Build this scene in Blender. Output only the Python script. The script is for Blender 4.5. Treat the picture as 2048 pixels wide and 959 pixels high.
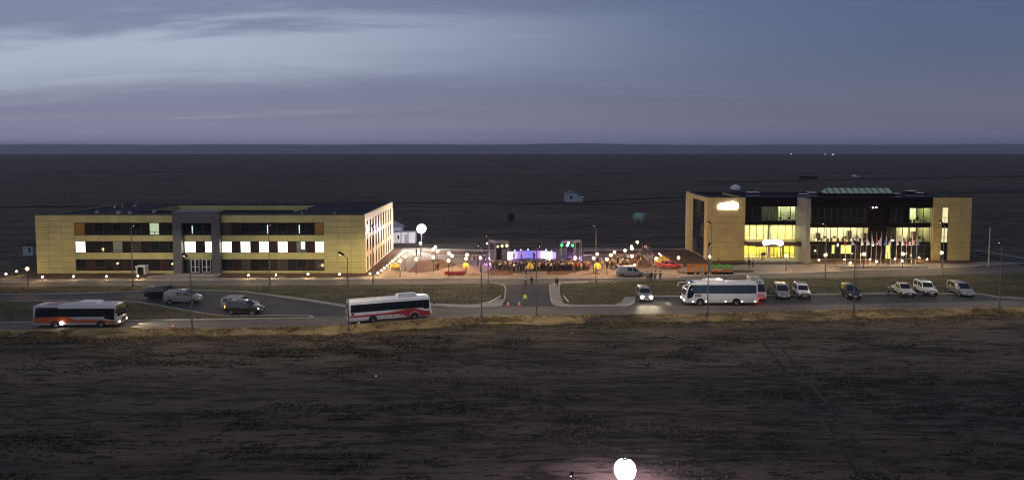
import bpy, bmesh, math, random
import numpy as np
from mathutils import Vector, Matrix, noise as mnoise
from mathutils.geometry import tessellate_polygon
R = math.radians
random.seed(11)
for o in list(bpy.data.objects):
    bpy.data.objects.remove(o)
S = bpy.context.scene
C = S.collection

# ---------------------------------------------------------------- camera
F, CX, HY, CAMZ, PITCH = 1365.0, 1024.0, 292.0, 23.0, R(3.5)
YC = HY + F * math.tan(PITCH)
cam = bpy.data.cameras.new("camera")
cam.sensor_width = 36.0
cam.lens = F / 2048.0 * 36.0
cam.shift_y = -(479.5 - YC) / 2048.0
cam.clip_start, cam.clip_end = 0.5, 40000.0
camo = bpy.data.objects.new("camera", cam)
C.objects.link(camo)
camo.location = (0, 0, CAMZ)
camo.rotation_euler = (math.pi / 2 - PITCH, 0, 0)
S.camera = camo

# ---------------------------------------------------------------- world: dusk sky with streaky cloud
SUN_EL, SUN_AZ = R(14.0), R(-148.0)      # azimuth measured from +Y towards +X; behind the camera, to its left
W = bpy.data.worlds.new("World")
S.world = W
W.use_nodes = True
wn, wl = W.node_tree.nodes, W.node_tree.links
wn.clear()
def wnode(t, **k):
    n = wn.new(t)
    for a, b in k.items():
        setattr(n, a, b)
    return n
def wmath(op, a, b=None, clamp=False):
    n = wnode('ShaderNodeMath', operation=op, use_clamp=clamp)
    for i, v in enumerate((a, b)):
        if v is None:
            continue
        if isinstance(v, (int, float)):
            n.inputs[i].default_value = v
        else:
            wl.new(v, n.inputs[i])
    return n.outputs[0]
def wmix(f, a, b):
    n = wnode('ShaderNodeMix', data_type='RGBA')
    if isinstance(f, (int, float)):
        n.inputs[0].default_value = f
    else:
        wl.new(f, n.inputs[0])
    for i, v in ((6, a), (7, b)):
        if isinstance(v, tuple):
            n.inputs[i].default_value = (*v, 1)
        else:
            wl.new(v, n.inputs[i])
    return n.outputs[2]
def wramp(v, lo, hi):
    n = wnode('ShaderNodeMapRange', interpolation_type='SMOOTHSTEP')
    wl.new(v, n.inputs[0])
    n.inputs[1].default_value, n.inputs[2].default_value = lo, hi
    return n.outputs[0]
tc = wnode('ShaderNodeTexCoord')
sep = wnode('ShaderNodeSeparateXYZ')
wl.new(tc.outputs['Generated'], sep.inputs[0])
dx, dy, dz = sep.outputs
sky = wnode('ShaderNodeTexSky', sky_type='NISHITA')
sky.sun_disc = False
sky.sun_elevation = R(1.0)
sky.sun_rotation = SUN_AZ
sky.altitude = 900
sky.air_density, sky.dust_density, sky.ozone_density = 1.0, 1.4, 2.2
el = wmath('ABSOLUTE', dz)
# cloud sheet: the view direction carried out to a flat layer overhead
den = wmath('ADD', el, 0.10)
px_ = wmath('DIVIDE', dx, den)
py_ = wmath('DIVIDE', dy, den)
def cloud(sx, sy, scale, detail, rough, off):
    cb = wnode('ShaderNodeCombineXYZ')
    wl.new(wmath('MULTIPLY', px_, sx), cb.inputs[0])
    wl.new(wmath('MULTIPLY', py_, sy), cb.inputs[1])
    cb.inputs[2].default_value = off
    n = wnode('ShaderNodeTexNoise')
    n.inputs['Scale'].default_value = scale
    n.inputs['Detail'].default_value = detail
    n.inputs['Roughness'].default_value = rough
    n.inputs['Distortion'].default_value = 0.35
    wl.new(cb.outputs[0], n.inputs['Vector'])
    return n.outputs[0]
broad = cloud(0.10, 0.42, 1.0, 4.0, 0.5, 3.1)
streak = cloud(0.16, 1.5, 1.2, 6.0, 0.6, 7.7)
wisp = cloud(0.35, 0.9, 2.0, 6.0, 0.62, 1.3)
west = wramp(dx, 0.62, -0.50)                                                           # afterglow side, on the left
grey = wmix(west, (0.072, 0.092, 0.182), (0.200, 0.222, 0.338))
low = wmix(west, (0.116, 0.132, 0.232), (0.208, 0.220, 0.345))
grey = wmix(wramp(el, 0.13, 0.0), grey, low)                                           # paler, mauve haze low down
bank = wmath('ADD', py_, wmath('MULTIPLY', wmath('SUBTRACT', wisp, 0.5), 1.5))
lit = wmath('MULTIPLY', wramp(bank, 5.6, 4.0), wramp(bank, 3.25, 3.75))                # a long cloud bank that still catches light
lit = wmath('MULTIPLY', lit, wmath('POWER', west, 2.2))
col = wmix(wmath('MULTIPLY', lit, 0.95), grey, (0.40, 0.45, 0.57))
pale = wmath('MULTIPLY', wramp(streak, 0.56, 0.72), wmath('MULTIPLY', west, 0.55))
col = wmix(pale, col, (0.42, 0.40, 0.47))
dark = wramp(broad, 0.50, 0.32)
col = wmix(wmath('MULTIPLY', dark, 0.18), col, (0.075, 0.085, 0.165))
nish = wnode('ShaderNodeMixRGB', blend_type='MULTIPLY')
nish.inputs[0].default_value = 1.0
wl.new(sky.outputs[0], nish.inputs[1])
nish.inputs[2].default_value = (0.04, 0.04, 0.04, 1)
tot = wnode('ShaderNodeMixRGB', blend_type='ADD')
tot.inputs[0].default_value = 1.0
wl.new(col, tot.inputs[1])
wl.new(nish.outputs[0], tot.inputs[2])
bg = wnode('ShaderNodeBackground')
wl.new(tot.outputs[0], bg.inputs[0])
bg.inputs[1].default_value = 1.0
wo = wnode('ShaderNodeOutputWorld')
wl.new(bg.outputs[0], wo.inputs[0])

# ---------------------------------------------------------------- sun: what is left of the glow behind the camera
sd = bpy.data.lights.new("sun", 'SUN')
sd.energy, sd.angle, sd.color = 0.22, R(50), (1.0, 0.92, 0.84)
so = bpy.data.objects.new("sun", sd)
C.objects.link(so)
sv = Vector((math.sin(SUN_AZ) * math.cos(SUN_EL), math.cos(SUN_AZ) * math.cos(SUN_EL), math.sin(SUN_EL)))
so.rotation_euler = sv.to_track_quat('Z', 'Y').to_euler()
so.location = sv * 60

S.view_settings.view_transform = 'Standard'
S.view_settings.look = 'None'
S.view_settings.exposure = 0.0
S.view_settings.gamma = 1.0
S.view_settings.use_curve_mapping = False
S.render.engine = 'CYCLES'
S.cycles.use_denoising = True
S.cycles.max_bounces = 6
S.cycles.diffuse_bounces = 3
S.cycles.glossy_bounces = 3
S.cycles.transmission_bounces = 4
S.cycles.transparent_max_bounces = 8
S.cycles.sample_clamp_indirect = 4.0
S.cycles.caustics_reflective = False
S.cycles.caustics_refractive = False
S.cycles.use_light_tree = True
S.cycles.volume_bounces = 0
S.cycles.filter_width = 1.1

# ---------------------------------------------------------------- survey helpers: photo point -> place on the ground / on a plane
_cp, _sp = math.cos(PITCH), math.sin(PITCH)
def ray(px, py):
    u, v = (px - CX) / F, (YC - py) / F
    return Vector((u, v * _sp + _cp, v * _cp - _sp))
def G(px, py, z=0.0):
    d = ray(px, py)
    t = (z - CAMZ) / d.z
    return Vector((d.x * t, d.y * t, z))
def PL(px, py, Y):
    d = ray(px, py)
    t = Y / d.y
    return Vector((d.x * t, Y, CAMZ + d.z * t))

# ---------------------------------------------------------------- materials
MATS = {}
def mat(name, col=(0.5, 0.5, 0.5), rough=0.6, metal=0.0, emit=None, estr=0.0, var=0.0, vscale=4.0, col2=None, bump=0.0, coat=0.0, rnd=0.0, spec=None):
    if name in MATS:
        return MATS[name]
    m = bpy.data.materials.new(name)
    m.use_nodes = True
    n, l = m.node_tree.nodes, m.node_tree.links
    b = n['Principled BSDF']
    b.inputs['Base Color'].default_value = (*col, 1)
    b.inputs['Roughness'].default_value = rough
    b.inputs['Metallic'].default_value = metal
    if spec is not None:
        b.inputs['Specular IOR Level'].default_value = spec
    if coat:
        b.inputs['Coat Weight'].default_value = coat
    if emit:
        b.inputs['Emission Color'].default_value = (*emit, 1)
        b.inputs['Emission Strength'].default_value = estr
    if var or col2 or rnd or bump:
        geo = n.new('ShaderNodeNewGeometry')
        nz = n.new('ShaderNodeTexNoise')
        nz.inputs['Scale'].default_value = vscale
        nz.inputs['Detail'].default_value = 5
        nz.inputs['Roughness'].default_value = 0.6
        l.new(geo.outputs['Position'], nz.inputs['Vector'])
        c2 = col2 or tuple(c * (1 - var) for c in col)
        c1 = col if col2 else tuple(min(1, c * (1 + var)) for c in col)
        mr = n.new('ShaderNodeMapRange')
        mr.inputs[1].default_value, mr.inputs[2].default_value = 0.32, 0.68
        l.new(nz.outputs[0], mr.inputs[0])
        mx = n.new('ShaderNodeMix')
        mx.data_type = 'RGBA'
        mx.inputs[6].default_value = (*c2, 1)
        mx.inputs[7].default_value = (*c1, 1)
        l.new(mr.outputs[0], mx.inputs[0])
        out = mx.outputs[2]
        if rnd:
            oi = n.new('ShaderNodeObjectInfo')
            mr2 = n.new('ShaderNodeMapRange')
            mr2.inputs[3].default_value, mr2.inputs[4].default_value = 1 - rnd, 1 + rnd
            l.new(oi.outputs['Random'], mr2.inputs[0])
            hs = n.new('ShaderNodeHueSaturation')
            l.new(mr2.outputs[0], hs.inputs['Value'])
            l.new(out, hs.inputs['Color'])
            out = hs.outputs[0]
        l.new(out, b.inputs['Base Color'])
        if bump:
            bp = n.new('ShaderNodeBump')
            bp.inputs['Strength'].default_value = 0.6
            bp.inputs['Distance'].default_value = bump
            l.new(nz.outputs[0], bp.inputs['Height'])
            l.new(bp.outputs[0], b.inputs['Normal'])
    MATS[name] = m
    return m

def ground_mat(name, layers, rough=0.95, bump=0.0, bscale=3.0, bsx=1.0):
    """layers: first colour, then (colour, sx, sy, scale, lo, hi, amount): noise-laid patches in metres"""
    m = bpy.data.materials.new(name)
    m.use_nodes = True
    n, l = m.node_tree.nodes, m.node_tree.links
    b = n['Principled BSDF']
    b.inputs['Roughness'].default_value = rough
    b.inputs['Specular IOR Level'].default_value = 0.15
    geo = n.new('ShaderNodeNewGeometry')
    cur = None
    for i, (c, sx, sy, sc, lo, hi, am) in enumerate(layers[1:]):
        mp = n.new('ShaderNodeMapping')
        mp.inputs['Scale'].default_value = (sx, sy, 1)
        mp.inputs['Location'].default_value = (i * 13.7, i * 5.1, i * 2.2)
        l.new(geo.outputs['Position'], mp.inputs[0])
        nz = n.new('ShaderNodeTexNoise')
        nz.inputs['Scale'].default_value = sc
        nz.inputs['Detail'].default_value = 6
        nz.inputs['Roughness'].default_value = 0.62
        l.new(mp.outputs[0], nz.inputs['Vector'])
        mr = n.new('ShaderNodeMapRange')
        mr.inputs[1].default_value, mr.inputs[2].default_value = lo, hi
        mr.inputs[4].default_value = am
        l.new(nz.outputs[0], mr.inputs[0])
        mx = n.new('ShaderNodeMix')
        mx.data_type = 'RGBA'
        if cur is None:
            mx.inputs[6].default_value = (*layers[0], 1)
        else:
            l.new(cur, mx.inputs[6])
        mx.inputs[7].default_value = (*c, 1)
        l.new(mr.outputs[0], mx.inputs[0])
        cur = mx.outputs[2]
    l.new(cur, b.inputs['Base Color'])
    if bump:
        mp = n.new('ShaderNodeMapping')
        mp.inputs['Scale'].default_value = (bsx, 1, 1)
        l.new(geo.outputs['Position'], mp.inputs[0])
        nz = n.new('ShaderNodeTexNoise')
        nz.inputs['Scale'].default_value = bscale
        nz.inputs['Detail'].default_value = 6
        l.new(mp.outputs[0], nz.inputs['Vector'])
        bp = n.new('ShaderNodeBump')
        bp.inputs['Distance'].default_value = bump
        bp.inputs['Strength'].default_value = 1.0
        l.new(nz.outputs[0], bp.inputs['Height'])
        l.new(bp.outputs[0], b.inputs['Normal'])
    MATS[name] = m
    return m

def glow(name, col, s):
    if name in MATS:
        return MATS[name]
    m = bpy.data.materials.new(name)
    m.use_nodes = True
    n, l = m.node_tree.nodes, m.node_tree.links
    n.clear()
    e = n.new('ShaderNodeEmission')
    e.inputs[0].default_value = (*col, 1)
    e.inputs[1].default_value = s
    o = n.new('ShaderNodeOutputMaterial')
    l.new(e.outputs[0], o.inputs[0])
    MATS[name] = m
    return m

def clear_glass(name, tint=(0.8, 0.85, 0.85), refl=0.08):
    m = bpy.data.materials.new(name)
    m.use_nodes = True
    n, l = m.node_tree.nodes, m.node_tree.links
    n.clear()
    t = n.new('ShaderNodeBsdfTransparent')
    t.inputs[0].default_value = (*tint, 1)
    g = n.new('ShaderNodeBsdfGlossy')
    g.inputs['Roughness'].default_value = 0.03
    mx = n.new('ShaderNodeMixShader')
    mx.inputs[0].default_value = refl
    o = n.new('ShaderNodeOutputMaterial')
    l.new(t.outputs[0], mx.inputs[1])
    l.new(g.outputs[0], mx.inputs[2])
    l.new(mx.outputs[0], o.inputs[0])
    MATS[name] = m
    return m

# ---------------------------------------------------------------- mesh helpers
def tag(o, label=None, cat=None, group=None, kind=None):
    for k, v in (('label', label), ('category', cat), ('group', group), ('kind', kind)):
        if v:
            o[k] = v
    return o

def empty(name, loc=(0, 0, 0), rz=0.0, parent=None):
    o = bpy.data.objects.new(name, None)
    C.objects.link(o)
    o.location = loc
    o.rotation_euler = (0, 0, rz)
    o.empty_display_size = 0.3
    if parent:
        o.parent = parent
    return o

class MB:
    def __init__(s):
        s.v, s.f, s.m = [], [], []
    def add(s, vs, fs, mi=0):
        k = len(s.v)
        s.v += [tuple(p) for p in vs]
        s.f += [tuple(i + k for i in f) for f in fs]
        s.m += [mi] * len(fs)
        return s
    def box(s, x0, x1, y0, y1, z0, z1, mi=0):
        return s.add([(x0, y0, z0), (x1, y0, z0), (x1, y1, z0), (x0, y1, z0), (x0, y0, z1), (x1, y0, z1), (x1, y1, z1), (x0, y1, z1)],
                     [(0, 3, 2, 1), (4, 5, 6, 7), (0, 1, 5, 4), (1, 2, 6, 5), (2, 3, 7, 6), (3, 0, 4, 7)], mi)
    def tube(s, a, b, r0, r1=None, n=8, mi=0, cap=True):
        r1 = r0 if r1 is None else r1
        a, b = Vector(a), Vector(b)
        d = (b - a).normalized()
        p = d.orthogonal().normalized()
        q = d.cross(p)
        vs = []
        for c, r in ((a, r0), (b, r1)):
            vs += [c + (p * math.cos(2 * math.pi * i / n) + q * math.sin(2 * math.pi * i / n)) * r for i in range(n)]
        fs = [(i, (i + 1) % n, n + (i + 1) % n, n + i) for i in range(n)]
        if cap:
            fs += [tuple(range(n - 1, -1, -1)), tuple(range(n, 2 * n))]
        return s.add(vs, fs, mi)
    def ball(s, c, r, seg=10, rings=6, sc=(1, 1, 1), mi=0, z0=-1.0):
        vs, fs = [], []
        for j in range(rings + 1):
            t = -math.pi / 2 + math.pi * j / rings
            zz = max(math.sin(t), z0)
            rr = math.sqrt(max(0.0, 1 - zz * zz)) if zz > z0 else math.sqrt(max(0, 1 - z0 * z0)) * (0 if j == 0 else 1)
            if j in (0, rings) and z0 == -1.0:
                rr = 0.0005
            for i in range(seg):
                a = 2 * math.pi * i / seg
                vs.append((c[0] + r * sc[0] * rr * math.cos(a), c[1] + r * sc[1] * rr * math.sin(a), c[2] + r * sc[2] * zz))
        for j in range(rings):
            for i in range(seg):
                k = (i + 1) % seg
                fs.append((j * seg + i, j * seg + k, (j + 1) * seg + k, (j + 1) * seg + i))
        return s.add(vs, fs, mi)
    def lathe(s, prof, c=(0, 0, 0), n=12, axis='z', mi=0):
        vs, fs = [], []
        for r, h in prof:
            for i in range(n):
                a = 2 * math.pi * i / n
                x, y, z = r * math.cos(a), r * math.sin(a), h
                if axis == 'y':
                    x, y, z = x, z, y
                if axis == 'x':
                    x, y, z = z, x, y
                vs.append((c[0] + x, c[1] + y, c[2] + z))
        for j in range(len(prof) - 1):
            for i in range(n):
                k = (i + 1) % n
                fs.append((j * n + i, j * n + k, (j + 1) * n + k, (j + 1) * n + i))
        return s.add(vs, fs, mi)
    def prism(s, pts, a, b, axis='y', mi=0):
        """pts: outline in the plane across axis; extruded from a to b"""
        n = len(pts)
        def P(p, h):
            return {'y': (p[0], h, p[1]), 'x': (h, p[0], p[1]), 'z': (p[0], p[1], h)}[axis]
        vs = [P(p, a) for p in pts] + [P(p, b) for p in pts]
        fs = [(i, (i + 1) % n, n + (i + 1) % n, n + i) for i in range(n)] + [tuple(range(n - 1, -1, -1)), tuple(range(n, 2 * n))]
        return s.add(vs, fs, mi)
    def mesh(s, name, mats, smooth=None, fix=True):
        me = bpy.data.meshes.new(name)
        me.from_pydata(s.v, [], s.f)
        if not isinstance(mats, (list, tuple)):
            mats = [mats]
        for m in mats:
            me.materials.append(m)
        if len(mats) > 1:
            me.polygons.foreach_set('material_index', s.m)
        if fix or smooth:
            bm = bmesh.new()
            bm.from_mesh(me)
            if fix:
                bmesh.ops.recalc_face_normals(bm, faces=bm.faces)
            if smooth:
                for f in bm.faces:
                    f.smooth = True
                for e in bm.edges:
                    if len(e.link_faces) == 2 and e.calc_face_angle(0) > R(smooth):
                        e.smooth = False
            bm.to_mesh(me)
            bm.free()
        me.update()
        return me
    def build(s, name, mats, parent=None, smooth=None, fix=True, loc=None):
        return link(name, s.mesh(name, mats, smooth, fix), parent, loc)

def link(name, me, parent=None, loc=None, scale=None, rot=None):
    o = bpy.data.objects.new(name, me)
    C.objects.link(o)
    if parent:
        o.parent = parent
    if loc is not None:
        o.location = loc
    if scale is not None:
        o.scale = scale
    if rot is not None:
        o.rotation_euler = rot
    return o

_cube = {}
def block(name, m, parent, x0, x1, y0, y1, z0, z1):
    """a box piece that shares one unit cube per material"""
    if m.name not in _cube:
        _cube[m.name] = MB().box(-.5, .5, -.5, .5, -.5, .5).mesh('block', m)
    return link(name, _cube[m.name], parent, ((x0 + x1) / 2, (y0 + y1) / 2, (z0 + z1) / 2), (x1 - x0, y1 - y0, z1 - z0))

def copy_tree(o, parent=None):
    c = o.copy()
    C.objects.link(c)
    c.parent = parent
    for ch in list(o.children):
        copy_tree(ch, c)
    return c

def poly(name, pts, z, m, h=0.0, kind='structure', base=None):
    """flat sheet from photo points on the ground; h gives it a raised edge"""
    ws = [G(*p) for p in pts]
    n = len(ws)
    mb = MB()
    mb.v = [(w.x, w.y, z) for w in ws]
    for t in tessellate_polygon([[Vector((w.x, w.y, 0)) for w in ws]]):
        p, q, r = (ws[i] for i in t)
        up = (q.x - p.x) * (r.y - p.y) - (q.y - p.y) * (r.x - p.x)
        mb.f.append(tuple(t) if up > 0 else tuple(reversed(t)))
    if h:
        area = sum(ws[i - 1].x * ws[i].y - ws[i].x * ws[i - 1].y for i in range(n))
        mb.v += [(w.x, w.y, z - h) for w in ws]
        for i in range(n):
            j = (i + 1) % n
            q = (i, n + i, n + j, j)
            mb.f.append(q if area > 0 else tuple(reversed(q)))
    mb.m = [0] * len(mb.f)
    me = mb.mesh(name, m, fix=False)
    o = link(name, me)
    o['kind'] = kind
    return o

def ribbon(name, pts, width, z0, z1, m, kind='structure', world=False):
    ws = [Vector((*p, 0)) if world else G(*p) for p in pts]
    b = MB()
    L, Rr = [], []
    for i, w in enumerate(ws):
        a, c = ws[max(0, i - 1)], ws[min(len(ws) - 1, i + 1)]
        t = (c - a).normalized()
        nrm = Vector((-t.y, t.x, 0)) * width / 2
        L.append(w + nrm)
        Rr.append(w - nrm)
    n = len(ws)
    vs = [(p.x, p.y, z1) for p in L] + [(p.x, p.y, z1) for p in Rr] + [(p.x, p.y, z0) for p in L] + [(p.x, p.y, z0) for p in Rr]
    fs = []
    for i in range(n - 1):
        fs += [(n + i, n + i + 1, i + 1, i), (i, i + 1, 2 * n + i + 1, 2 * n + i), (n + i + 1, n + i, 3 * n + i, 3 * n + i + 1)]
    fs += [(0, 2 * n, 3 * n, n), (2 * n - 1, 4 * n - 1, 3 * n - 1, n - 1)]
    b.add(vs, fs)
    o = b.build(name, m)
    o['kind'] = kind
    return o

def smooth_line(pts, n=6):
    """Catmull-Rom through photo points"""
    out = []
    P = [pts[0]] + list(pts) + [pts[-1]]
    for i in range(1, len(P) - 2):
        p0, p1, p2, p3 = P[i - 1], P[i], P[i + 1], P[i + 2]
        for k in range(n):
            t = k / n
            out.append(tuple(0.5 * ((2 * p1[j]) + (-p0[j] + p2[j]) * t + (2 * p0[j] - 5 * p1[j] + 4 * p2[j] - p3[j]) * t * t + (-p0[j] + 3 * p1[j] - 3 * p2[j] + p3[j]) * t ** 3) for j in (0, 1)))
    out.append(tuple(pts[-1]))
    return out

# ================================================================ the setting
ground_mat('soil', [(0.088, 0.065, 0.041), ((0.056, 0.047, 0.031), .0016, .014, 1.0, .46, .56, .75), ((0.032, 0.034, 0.027), .006, .035, 1.0, .50, .58, .7), ((0.160, 0.128, 0.099), .004, .05, 1.0, .54, .62, .7), ((0.119, 0.091, 0.058), .0011, .022, 1.0, .56, .66, .6),
                    ((0.040, 0.039, 0.022), .035, .12, 1.0, .47, .55, .90), ((0.155, 0.112, 0.072), .030, .30, 1.0, .50, .60, .80), ((0.026, 0.027, 0.016), .09, .42, 1.0, .53, .60, .80),
                    ((0.131, 0.097, 0.063), .22, 1.1, 1.0, .50, .60, .70), ((0.019, 0.018, 0.011), .42, 1.7, 1.0, .54, .60, .85), ((0.168, 0.125, 0.082), 1.2, 3.0, 1.0, .58, .66, .6)], bump=0.16, bscale=1.6, bsx=0.4)
ground_mat('dry_verge', [(0.25, 0.18, 0.085), ((0.38, 0.27, 0.12), .5, .8, 1.0, .45, .62, .9), ((0.070, 0.066, 0.032), .12, .5, 1.0, .52, .64, .8), ((0.36, 0.26, 0.125), 2.5, 4, 1.0, .55, .7, .7)], bump=0.08, bscale=5)
ground_mat('lawn', [(0.100, 0.086, 0.046), ((0.050, 0.062, 0.028), .06, .35, 1.0, .44, .56, .9), ((0.165, 0.115, 0.062), .10, .6, 1.0, .52, .64, .8), ((0.028, 0.032, 0.020), .5, 1.4, 1.0, .54, .68, .7)], bump=0.05, bscale=4)
ground_mat('old_asphalt', [(0.145, 0.128, 0.110), ((0.092, 0.085, 0.076), .12, .5, 1.0, .46, .62, .7), ((0.185, 0.160, 0.132), .08, .6, 1.0, .54, .68, .6), ((0.09, 0.085, 0.08), 3, 3, 1.0, .56, .7, .5)], rough=0.8, bump=0.004, bscale=25)
ground_mat('new_asphalt', [(0.064, 0.064, 0.066), ((0.040, 0.040, 0.042), .2, .5, 1.0, .46, .62, .7), ((0.095, 0.090, 0.084), .1, .8, 1.0, .54, .7, .6)], rough=0.75, bump=0.004, bscale=25)
ground_mat('paving', [(0.26, 0.215, 0.17), ((0.20, 0.165, 0.13), .3, .5, 1.0, .46, .60, .8), ((0.32, 0.27, 0.21), .9, 1.4, 1.0, .55, .68, .6), ((0.14, 0.12, 0.10), 1.5, 2.5, 1.0, .60, .72, .5)], rough=0.85, bump=0.006, bscale=8)
ground_mat('bed_soil', [(0.145, 0.085, 0.052), ((0.085, 0.052, 0.034), .4, .6, 1.0, .45, .6, .8), ((0.19, 0.12, 0.075), 1.5, 2, 1.0, .54, .68, .6)], bump=0.06, bscale=4)
mat('kerb', (0.36, 0.335, 0.29), 0.85, var=0.18, vscale=1.5)
mat('concrete', (0.27, 0.25, 0.22), 0.85, var=0.15, vscale=1.2)
mat('hill', (0.10, 0.085, 0.085), 0.95, var=0.2, vscale=0.004)

NEAR = [(-750, 662), (0, 659), (256, 655), (500, 654), (687, 649), (780, 642), (871, 636), (964, 632), (1073, 629.5), (1227, 628), (1380, 626.5), (1540, 622.5), (1690, 618.5), (1870, 616), (2048, 614), (2800, 613)]
VERGE = [(-750, 676), (0, 673), (256, 671), (500, 670), (690, 665), (780, 659), (871, 653), (964, 648), (1073, 645), (1227, 643), (1380, 641.5), (1540, 640), (1690, 637), (1870, 632), (2048, 624), (2800, 620)]
NEARW = [G(*p) for p in smooth_line(NEAR, 5)]
VERGEW = [G(p[0], p[1], -0.5) for p in smooth_line(VERGE, 5)]
def yat(line, x):
    if x <= line[0].x:
        return line[0].y
    for a, b in zip(line, line[1:]):
        if x <= b.x:
            return a.y + (b.y - a.y) * (x - a.x) / max(1e-6, b.x - a.x)
    return line[-1].y
xs = np.concatenate([np.linspace(-9000, -900, 12), np.linspace(-700, -140, 12), np.linspace(-130, 130, 105), np.linspace(140, 700, 12), np.linspace(900, 9000, 12)])
ys = np.concatenate([np.linspace(-120, 36, 14), np.arange(38, 112, 0.7), np.linspace(113, 400, 60), np.geomspace(420, 7600, 60)])
def gz(x, y):
    yn, yv = yat(NEARW, x), yat(VERGEW, x)
    if y >= yn:
        z = -0.03
    else:
        t = min(1.0, (yn - y) / max(0.5, yn - yv))
        z = -0.03 - 0.52 * (t * t * (3 - 2 * t))
        if t >= 1.0:
            k = min(1.0, (yv - y) / 3.0)
            z += k * (0.16 * mnoise.noise((x * 0.06, y * 0.13, 1.0)) + 0.05 * mnoise.noise((x * 0.3, y * 0.6, 4.0)))
    if y > 190:
        k = min(1.0, (y - 190) / 150)
        z += k * (0.7 * mnoise.noise((x * 0.006, y * 0.006, 0.5)) - 0.5)
    if y > 2050:
        t = min(1.0, (y - 2050) / 900)
        z -= 62 * t * t * (3 - 2 * t)
    return z
vs = [(float(x), float(y), gz(float(x), float(y))) for y in ys for x in xs]
nx = len(xs)
fs = [(j * nx + i, j * nx + i + 1, (j + 1) * nx + i + 1, (j + 1) * nx + i) for j in range(len(ys) - 1) for i in range(nx - 1)]
o = MB().add(vs, fs).build('ground', MATS['soil'], fix=False, smooth=80)
tag(o, kind='structure')

b = MB()
rows = 6
n = 0
for x in np.arange(-150, 175, 0.8):
    yn, yv = yat(NEARW, x), yat(VERGEW, x) - 0.3 + 1.4 * mnoise.noise((x * 0.11, 0, 9)) + 0.7 * mnoise.noise((x * 0.6, 0, 5))
    for k in range(rows + 1):
        t = k / rows
        z = -0.5 * (t * t * (3 - 2 * t)) + 0.012 + (0.10 * mnoise.noise((x * 0.9, t * 3, 2)) * math.sin(math.pi * t))
        b.v.append((x, yn + (yv - yn) * t + (0.18 * mnoise.noise((x * 0.7, 3, 3)) if k == 0 else 0), z))
    n += 1
for i in range(n - 1):
    for k in range(rows):
        a = i * (rows + 1) + k
        b.f.append((a, a + 1, a + rows + 2, a + rows + 1))
        b.m.append(0)
tag(b.build('verge', MATS['dry_verge'], smooth=80), kind='structure')

# far rise on the skyline
b = MB()
hx = np.linspace(-9500, 9500, 120)
hy = [5000, 5700, 6400, 7100, 7800, 8600]
for j, y in enumerate(hy):
    t = j / 4 if j <= 4 else 1.0
    for x in hx:
        top = 43 + 26 * mnoise.noise((x * 0.0006, 0, 3)) + 4 * mnoise.noise((x * 0.003, 0, 7)) + (x + 2000) * -0.0006
        b.v.append((x, y, -64 + (top + 64) * (t * t * (3 - 2 * t))))
m_ = len(hx)
for j in range(len(hy) - 1):
    for i in range(m_ - 1):
        b.f.append((j * m_ + i, j * m_ + i + 1, (j + 1) * m_ + i + 1, (j + 1) * m_ + i))
        b.m.append(0)
tag(b.build('hills', MATS['hill'], fix=False, smooth=80), kind='structure')

# asphalt: one old sheet from the near edge to the kerb of the forecourt, the newer lane and junction above it
FAR = [(-750, 568), (0, 566), (100, 563.5), (440, 561), (700, 559.5), (1000, 558), (1330, 557), (1360, 554), (1502, 550), (1724, 541.5), (1843, 538), (1940, 534), (2060, 527), (2800, 524)]
poly('road', smooth_line(NEAR, 4) + FAR[::-1], 0.0, MATS['old_asphalt'])
poly('parking_lane', [(-750, 604), (-750, 588), (0, 589), (160, 587), (294, 582.5), (417, 582), (495, 584), (598, 598), (690, 613), (690, 632), (622, 633), (434, 632.5), (342, 618), (260, 606)], 0.004, MATS['new_asphalt'])
poly('junction_road', [(996, 612), (1004, 605), (1009, 575), (1000, 569), (1115, 567), (1099, 575), (1101, 600), (1110, 612)], 0.004, MATS['new_asphalt'])
poly('parking_bay', [(1262, 611), (1272, 600), (1300, 594), (1541, 592), (1741, 588), (1908, 588), (1963, 589), (1999, 595), (2048, 598), (1900, 604), (1700, 607), (1500, 610)], 0.004, MATS['new_asphalt'])

LAWN_A = [(-750, 603), (0, 602.5), (154, 601.5), (260, 604), (300, 609), (342, 616), (434, 631), (500, 632), (612, 631.6), (622, 633), (612, 635.8), (444, 638.5), (260, 641), (0, 645), (-750, 647)]
LAWN_B = [(-750, 590), (0, 588.6), (160, 586.6), (294, 582), (417, 581.3), (500, 583), (602, 596), (690, 609), (864, 606), (930, 608.5), (985, 608), (1004, 603), (1008, 590), (1010, 577), (1006, 571), (989, 568), (700, 570.5), (0, 574), (-750, 576)]
LAWN_C = [(1120, 568.5), (1175, 566), (1348, 561), (1500, 557), (1690, 556.5), (1881, 551), (2048, 546), (2800, 543), (2800, 599), (2048, 596), (1997, 594), (1963, 588), (1908, 586.5), (1741, 586.5), (1541, 590.5), (1300, 592.5), (1252, 594), (1240, 607), (1227, 609.5), (1140, 609.5), (1126, 606), (1120, 590)]
for nm, pl in (('lawn', LAWN_A), ('lawn', LAWN_B), ('lawn', LAWN_C)):
    poly(nm, pl, 0.10, MATS['lawn'], 0.13)
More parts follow.
